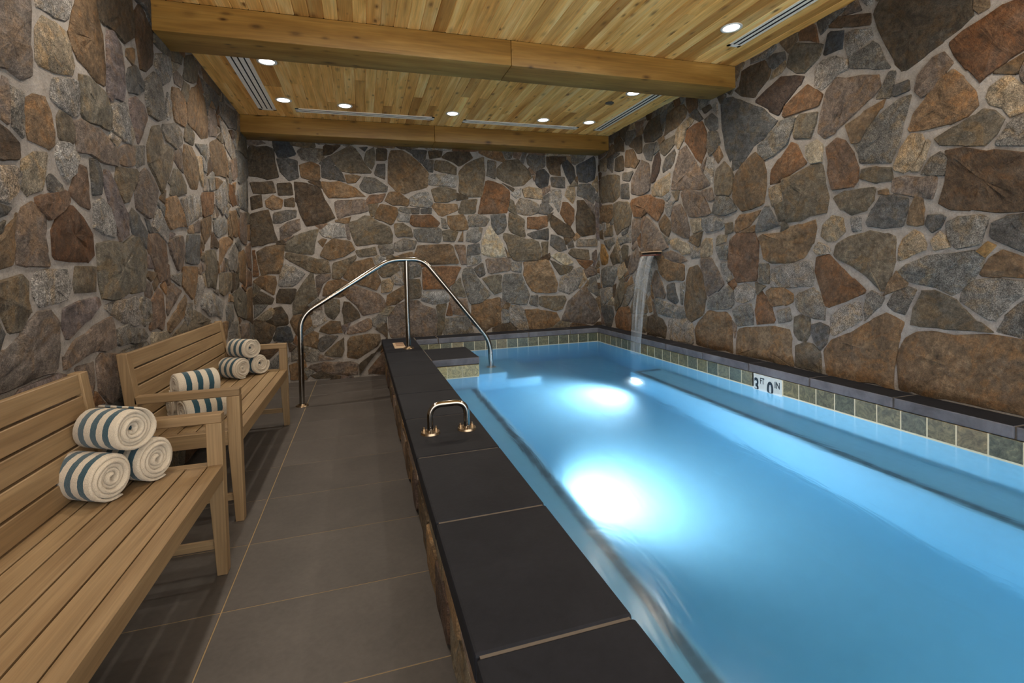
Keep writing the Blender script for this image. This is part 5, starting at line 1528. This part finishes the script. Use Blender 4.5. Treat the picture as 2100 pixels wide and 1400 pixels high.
# dark mosaic edge strips on the two benches
mm = bmesh.new(); add_box(mm, -.0225, .0225, -.022, .022, 0, .004)
mosaic = bpy.data.meshes.new('mosaic_tile'); mm.to_mesh(mosaic); mm.free(); mosaic.materials.append(M['mosaic'])
def strip(x, ya, yb):
    yy = ya
    while yy < yb:
        o = link('mosaic_tile', mosaic, None, pool)
        o.location = Vector((x, yy, BZ - .001)) - POFF
        yy += .047
strip(.900, .1, 4.16)
strip(2.500, .1, 4.17)
xx = 2.547
while xx < 2.77:
    o = link('mosaic_tile', mosaic, None, pool); o.location = Vector((xx, 4.14, BZ - .001)) - POFF; xx += .047

# underwater lamps
def pool_lamp(x, y, z, nx):
    bm = bmesh.new()
    add_cyl(bm, (0, 0), .075, -.012, .012, 28, .070)
    o = obj('pool_lamp', bm, M['chrome'], pool, True, 30)
    o.location = Vector((x, y, z)) - POFF
    o.rotation_euler = (0, math.pi / 2 * nx, 0)
    bm = bmesh.new(); add_cyl(bm, (0, 0), .058, .010, .016, 28)
    obj('lamp_lens', bm, M['poollens'], o)
    ld = bpy.data.lights.new('pool_lamp_light', 'SPOT')
    ld.spot_size = math.radians(140); ld.spot_blend = 1.0
    ld.shadow_soft_size = .05; ld.energy = POOL_W; ld.color = POOL_COL
    lo = bpy.data.objects.new('pool_lamp_light', ld); C.objects.link(lo)
    lo.location = (x + .07 * nx, y, z)
    lo.rotation_euler = (0, -math.pi / 2 * nx + math.radians(14) * nx, 0)
pool_lamp(RB - .002, 4.06, -.37, -1)
pool_lamp(LB + .002, 2.55, -.37, 1)
pool_lamp(LB + .002, -.15, -.37, 1)

# depth marker on the right tile band
dm = pbox('depth_marker', PX1 - .008, PX1 + .01, 2.7135, 2.984, .19, T1, M['sign'], .0015)
tag(dm, 'white glazed depth marker with black lettering')
def letter(txt, y, z, size, sx, bold):
    cu = bpy.data.curves.new('lettering', 'FONT')
    cu.body = txt; cu.size = size; cu.extrude = .0004; cu.offset = bold
    cu.materials.append(M['ink'])
    tmp = bpy.data.objects.new('lettering_curve', cu); C.objects.link(tmp)
    bpy.context.view_layer.update()
    me = bpy.data.meshes.new_from_object(tmp.evaluated_get(bpy.context.evaluated_depsgraph_get()))
    bpy.data.objects.remove(tmp); bpy.data.curves.remove(cu)
    me.name = 'lettering'
    o = link('lettering', me, None, dm)
    mw = Matrix(((0, 0, -1, PX1 - .0087), (-1, 0, 0, y), (0, 1, 0, z), (0, 0, 0, 1))) @ Matrix.Diagonal((sx, 1, 1, 1))
    o.matrix_local = Matrix.Translation(-Vector(dm.location) - POFF) @ mw
letter('3', 2.968, .210, .150, .66, .004)
letter('FT', 2.910, .281, .062, .62, .0012)
letter('0', 2.845, .202, .155, .74, .004)
letter('IN', 2.777, .277, .066, .72, .0012)

# ------------------------------------------------------------------ water
bm = bmesh.new()
add_box(bm, PX0 - .02, PX1 + .02, YF - .0, PY1 + .02, -.70, ZW)
wt = obj('pool_water', bm, M['water'])
tag(wt, 'clear blue lit water filling the slate-edged pool', 'water')

# ------------------------------------------------------------------ waterfall and its spout
sp = thing('water_spout', 'slot spout with a rusty lip low in the right stone wall', 'spout', (XR - .03, 4.53, 1.29))
obj('spout_lip', box(-.045, .03, -.145, .145, -.024, -.010, .002), M['rust'], sp)
obj('spout_hood', box(-.028, .03, -.160, .150, .014, .024, .002), M['tan'], sp)
obj('spout_slot', box(-.018, .028, -.145, .145, -.010, .014), M['black'], sp)
bm = bmesh.new()
NU, NV = 24, 36
front, back = [], []
for i in range(NV + 1):
    s = i / NV
    z = 1.282 - (1.282 - ZW) * s * s * .15 - (1.282 - ZW) * .85 * s
    drop = 1.282 - z
    x = 2.905 - .19 * math.sqrt(drop / 1.04)
    w = .125 - .03 * s
    rf, rb = [], []
    for j in range(NU + 1):
        yj = 4.53 + (j / NU * 2 - 1) * w
        rip = .003 * math.sin(j * 2.1 + .3) * s
        rf.append(bm.verts.new((x - .003 + rip - 2.72, yj - 4.53, z - ZW)))
        rb.append(bm.verts.new((x + .003 + rip - 2.72, yj - 4.53, z - ZW)))
    front.append(rf); back.append(rb)
for i in range(NV):
    for j in range(NU):
        bm.faces.new((front[i][j], front[i + 1][j], front[i + 1][j + 1], front[i][j + 1]))
        bm.faces.new((back[i][j], back[i][j + 1], back[i + 1][j + 1], back[i + 1][j]))
    bm.faces.new((front[i][0], back[i][0], back[i + 1][0], front[i + 1][0]))
    bm.faces.new((front[i][NU], front[i + 1][NU], back[i + 1][NU], back[i][NU]))
wf = obj('waterfall', bm, M['fall'], None, True)
wf.location = (2.72, 4.53, ZW)
tag(wf, 'thin sheet of water falling from wall spout into pool', 'waterfall')

# ------------------------------------------------------------------ handrail and grab handle
hr = thing('handrail', 'polished steel pool handrail rising from floor over the coping', 'handrail', (-.545, 4.71, 0))
HO = Vector((-.545, 4.71, 0))
def hobj(name, bm, mat, **kw):
    bmesh.ops.translate(bm, verts=bm.verts[:], vec=-HO)
    return obj(name, bm, mat, hr, True, 40)
bm = bmesh.new()
add_tube(bm, round_path([(-.545, 4.71, .008), (-.537, 4.72, .80), (.255, 4.87, 1.289), (.585, 4.92, 1.289), (1.243, 4.90, .44), (1.25, 4.895, -.095)],
                        [0, .13, .11, .11, .11, 0], 9), .0235, 18)
hobj('rail', bm, M['chrome'])
bm = bmesh.new(); add_tube(bm, [(.421, 4.935, CZ), (.421, 4.935, .8), (.421, 4.897, 1.287)], .0235, 18)
hobj('post', bm, M['chrome'])
for (x, y, z) in ((-.545, 4.71, 0), (.421, 4.935, CZ), (1.25, 4.895, -.10)):
    bm = bmesh.new(); add_cyl(bm, (x, y), .055, z, z + .009, 32, .050); add_cyl(bm, (x, y), .033, z + .009, z + .020, 24, .028)
    hobj('flange', bm, M['steel'])

gh = thing('grab_handle', 'low polished steel grab handle bolted to the dark coping', 'handle', (.3735, 2.315, CZ))
bm = bmesh.new()
add_tube(bm, round_path([(-.0875, 0, .004), (-.0875, 0, .133), (.0875, 0, .133), (.0875, 0, .004)], .058, 8), .0145, 16)
obj('bar', bm, M['chrome'], gh, True, 40)
for s in (-1, 1):
    bm = bmesh.new(); add_cyl(bm, (0, 0), .046, 0, .009, 32, .043); add_cyl(bm, (0, 0), .020, .009, .016, 20, .018)
    fl = obj('flange', bm, M['steel'], gh, True, 40)
    fl.location = (s * .0875, 0, 0)
    for a in (-90, 30, 150):
        bm = bmesh.new(); add_cyl(bm, (0, 0), .0080, .009, .018, 6); add_cyl(bm, (0, 0), .0050, .018, .026, 10)
        b = obj('bolt', bm, M['steel'], fl)
        b.location = (.033 * math.cos(math.radians(a)), .033 * math.sin(math.radians(a)), 0)

# tan marker tile let into the coping behind the rail post
mk = thing('marker_tile', 'small tan marker tile with dark bars beside the rail post', 'tile', (.345, 5.17, CZ))
obj('tile_face', box(-.055, .055, -.19, .19, -.004, .004, .002), M['tan'], mk)
for yy in (-.02, .075, .14):
    obj('dark_bar', box(-.030, .052, yy - .014, yy + .014, .004, .005), M['rust'], mk)

# ------------------------------------------------------------------ benches
def make_bench(label, loc):
    t = thing('teak_bench', label, 'bench', loc, 0, 'slatted teak benches')
    L = 1.585
    def part(name, bm, ax):
        o = obj(name, bm, M['teak_' + ax], t)
        return o
    for y0 in (0.0, L - .05):
        y1 = y0 + .05
        bm = bmesh.new()
        add_prism(bm, [(0, 0), (0, .604), (-.055, .604), (-.055, .36), (-.037, 0)], 'y', y0, y1)
        bmesh.ops.bevel(bm, geom=bm.edges[:], offset=.002, segments=1, affect='EDGES')
        part('leg', bm, 'z')
        bm = bmesh.new()
        add_prism(bm, [(-.390, .44), (-.446, .838), (-.486, .838), (-.445, .44), (-.465, 0), (-.425, 0)], 'y', y0, y1)
        bmesh.ops.bevel(bm, geom=bm.edges[:], offset=.002, segments=1, affect='EDGES')
        part('leg', bm, 'z')
        part('arm', box(-.425, 0.0, y0, y1, .604, .640, .003), 'x')
        part('side_rail', box(-.400, -.055, y0 + .004, y1 - .004, .372, .440, .002), 'x')
        part('stretcher', box(-.440, -.038, y0 + .016, y1 - .016, .100, .134, .002), 'x')
    part('front_rail', box(-.050, 0.0, .05, L - .05, .378, .440, .002), 'y')
    xs = [-.052, -.127, -.203, -.279, -.354, -.424]
    for a, b in zip(xs, xs[1:]):
        part('seat_slat', box(b + .003, a - .003, .05, L - .05, .416, .440, .003), 'y')
    for i in range(5):
        z0 = .446 + i * .0795; z1 = z0 + .0715
        f = lambda z: -.397 - (z - .44) * .1407
        bm = bmesh.new()
        add_prism(bm, [(f(z0), z0), (f(z1), z1), (f(z1) - .020, z1), (f(z0) - .020, z0)], 'y', .05, L - .05)
        bmesh.ops.bevel(bm, geom=bm.edges[:], offset=.0025, segments=1, affect='EDGES')
        part('back_slat', bm, 'y')
    return t
make_bench('slatted teak bench in the near left corner with three towels at its far arm', (-.545, .625, 0))
make_bench('slatted teak bench behind, towards the back wall, with two towel stacks', (-.578, 2.61, 0))

# ------------------------------------------------------------------ rolled towels
def towel_mesh(seed, L=.20, R=.080):
    rnd = random.Random(seed)
    bm = bmesh.new()
    turns, per = 4.6, 26
    n = int(turns * per)
    th = .0135
    prof = [(-L / 2 + .004, -.5), (-L / 2, -.15), (-L / 2, .15), (-L / 2 + .006, .5),
            (-L / 6, .54), (L / 6, .54), (L / 2 - .006, .5), (L / 2, .15), (L / 2, -.15), (L / 2 - .004, -.5)]
    rings = []
    ph = rnd.uniform(0, 6.28)
    for i in range(n + 1):
        a = i / per * 2 * math.pi
        s = i / n
        r = .012 + (R - th * .5 - .012) * s
        wob = 1 + .035 * math.sin(2 * a + ph) * s + .02 * math.sin(3 * a + ph * 2)
        axial = .006 * math.sin(a * .37 + ph) + (1 - s) * -.004
        ring = []
        t = th * (1.0 if i < n - 6 else 1.0 - .5 * (i - n + 6) / 6)
        for (x, h) in prof:
            rr = (r + h * t) * wob
            ring.append(bm.verts.new((x + axial * (1 if x > 0 else -.4) + rnd.uniform(-.0008, .0008), rr * math.cos(a + ph), rr * math.sin(a + ph) + rnd.uniform(-.0008, .0008))))
        rings.append(ring)
    m = len(prof)
    for A, B in zip(rings, rings[1:]):
        for k in range(m):
            bm.faces.new((A[k], A[(k + 1) % m], B[(k + 1) % m], B[k]))
    bm.faces.new(rings[0]); bm.faces.new(rings[-1][::-1])
    bmesh.ops.recalc_face_normals(bm, faces=bm.faces[:])
    me = bpy.data.meshes.new('rolled_towel'); bm.to_mesh(me); bm.free()
    for p in me.polygons: p.use_smooth = True
    me.materials.append(M['towel'])
    return me
def stack(ends, a, L, zs, labels, group, seed, R=.080):
    a = Vector((a[0], a[1], 0)).normalized()
    (e1, e3) = [Vector((e[0], e[1], 0)) for e in ends]
    mid = (e1 + e3) / 2
    gap = (e3 - e1).length / 2
    up = math.sqrt(max(.0001, (2 * R * .985) ** 2 - gap ** 2))
    for i, (e, z) in enumerate(((e1, zs + R), (e3, zs + R), (mid, zs + R + up))):
        me = towel_mesh(seed + i, L, R)
        o = link('rolled_towel', me)
        c = e - a * L / 2
        o.location = (c.x, c.y, z + .001)
        o.rotation_euler = (0, 0, math.atan2(a.y, a.x))
        tag(o, labels[i], 'towel', group)
stack(((-.808, 1.930), (-.728, 2.070)), (.87, -.49), .185, .44,
      ('striped rolled towel on the near bench, lower one by the backrest',
       'striped rolled towel on the near bench, lower one by the arm',
       'striped rolled towel on top of the near bench stack'), 'rolled towels on the near bench', 3)
stack(((-.826, 3.88), (-.731, 4.008)), (.8, -.6), .175, .44,
      ('striped rolled towel at far end of far bench, lower one by the backrest',
       'striped rolled towel at far end of far bench, lower one by the arm',
       'striped rolled towel on top of the stack at the far end of the far bench'), 'rolled towels at the far end of the far bench', 8, .077)
E1 = Vector((-.874, 2.778)); d = Vector((.80, .60)).normalized()
stack(((E1.x + d.x * .2, E1.y + d.y * .2), (E1.x + d.x * .2 - .096, E1.y + d.y * .2 + .128)), (.80, .60), .2, .44,
      ('striped rolled towel behind the near arm of the far bench, lower front one',
       'rolled towel behind the near arm of the far bench, lower one showing only its end',
       'striped rolled towel on top of the stack behind the near arm of the far bench'), 'rolled towels at the near end of the far bench', 14, .071)

# ------------------------------------------------------------------ ceiling fittings
def downlight(x, y, label, lamp=True):
    t = thing('recessed_light', label, 'light', (x, y, ZC), 0, 'recessed ceiling lights')
    bm = bmesh.new()
    n = 36
    prof = [(.070, .0), (.070, -.004), (.064, -.006), (.054, -.004), (.051, .004)]
    rings = [[bm.verts.new((r * math.cos(2 * math.pi * i / n), r * math.sin(2 * math.pi * i / n), z)) for i in range(n)] for r, z in prof]
    for A, B in zip(rings, rings[1:]):
        for i in range(n):
            bm.faces.new((A[i], A[(i + 1) % n], B[(i + 1) % n], B[i]))
    bmesh.ops.recalc_face_normals(bm, faces=bm.faces[:])
    obj('trim_ring', bm, M['ring'], t, True)
    bm = bmesh.new(); add_cyl(bm, (0, 0), .052, -.002, .006, 32)
    obj('lens', bm, M['lens'], t)
    ld = bpy.data.lights.new('downlight', 'SPOT')
    ld.spot_size = math.radians(150); ld.spot_blend = .9; ld.shadow_soft_size = .05
    ld.energy = DOWNLIGHT_W; ld.color = LAMP_COL
    lo = bpy.data.objects.new('downlight', ld); C.objects.link(lo)
    lo.location = (x, y, ZC - .02)
for (x, y, lb) in ((2.45, 2.776, 'recessed light in front of the near beam, by the right slot vent'),
                   (-.624, 4.07, 'recessed light just behind the near beam, beside the left slot vent'),
                   (-.63, 4.93, 'recessed light beside the far end of the left slot vent'),
                   (-.10, 4.975, 'recessed light above the middle of the left back slot vent'),
                   (.94, 4.99, 'recessed light between the two back slot vents'),
                   (1.93, 5.00, 'recessed light above the right back slot vent'),
                   (2.463, 4.978, 'recessed light between the back and right slot vents'),
                   (2.46, 4.047, 'recessed light half hidden behind the near beam at right')):
    downlight(x, y, lb)
for (x, y, lb) in ((-.63, 2.45, 'recessed light over the near bench, out of frame above'),      # the rows go on over the camera
                   (-.63, 1.2, 'recessed light over the near end of the near bench, out of frame'),
                   (2.45, 1.3, 'recessed light over the near right part of the pool, out of frame')):
    downlight(x, y, lb)

def slot_vent(cx, cy, length, width, along, slots, label):
    t = thing('slot_vent', label, 'vent', (cx, cy, ZC), 0 if along == 'x' else math.pi / 2, 'linear slot vents')
    h, w = length / 2, width / 2
    obj('slot_back', box(-h + .003, h - .003, -w + .003, w - .003, -.0015, .002), M['black'], t)
    fr = width * .19
    bm = bmesh.new()
    add_box(bm, -h, h, -w, -w + fr, -.005, .001); add_box(bm, -h, h, w - fr, w, -.005, .001)
    add_box(bm, -h, -h + .03, -w, w, -.005, .001); add_box(bm, h - .03, h, -w, w, -.005, .001)
    obj('vent_frame', bm, M['vent'], t)
    inner = width - 2 * fr
    sl = width * (.21 if slots == 2 else .075)
    bwid = (inner - slots * sl) / (slots - 1)
    for i in range(1, slots):
        yb = -inner / 2 + i * sl + (i - .5) * bwid
        bw = bwid / 2
        obj('vent_blade', box(-h + .02, h - .02, yb - bw, yb + bw, -.0045, .001), M['vent'], t)
slot_vent(-.812, 4.47, 1.56, .155, 'y', 3, 'white three-slot vent beside the left stone wall')
slot_vent(.11, 5.20, 1.34, .108, 'x', 2, 'white slot vent before the back beam, left one of the pair')
slot_vent(1.76, 5.215, 1.34, .100, 'x', 2, 'white slot vent before the back beam, right one of the pair')
slot_vent(2.70, 4.45, 1.60, .105, 'y', 2, 'white slot vent beside the right wall, behind the near beam')
slot_vent(2.665, 2.20, 1.62, .104, 'y', 2, 'white slot vent beside the right wall, in front of the near beam')

dc = thing('cover_plate', 'small grey round cover plate beside the right slot vent', 'cover', (2.372, 4.34, ZC))
bm = bmesh.new(); add_cyl(bm, (0, 0), .040, -.006, .002, 28, .042)
obj('plate', bm, M['discgrey'], dc, True, 40)
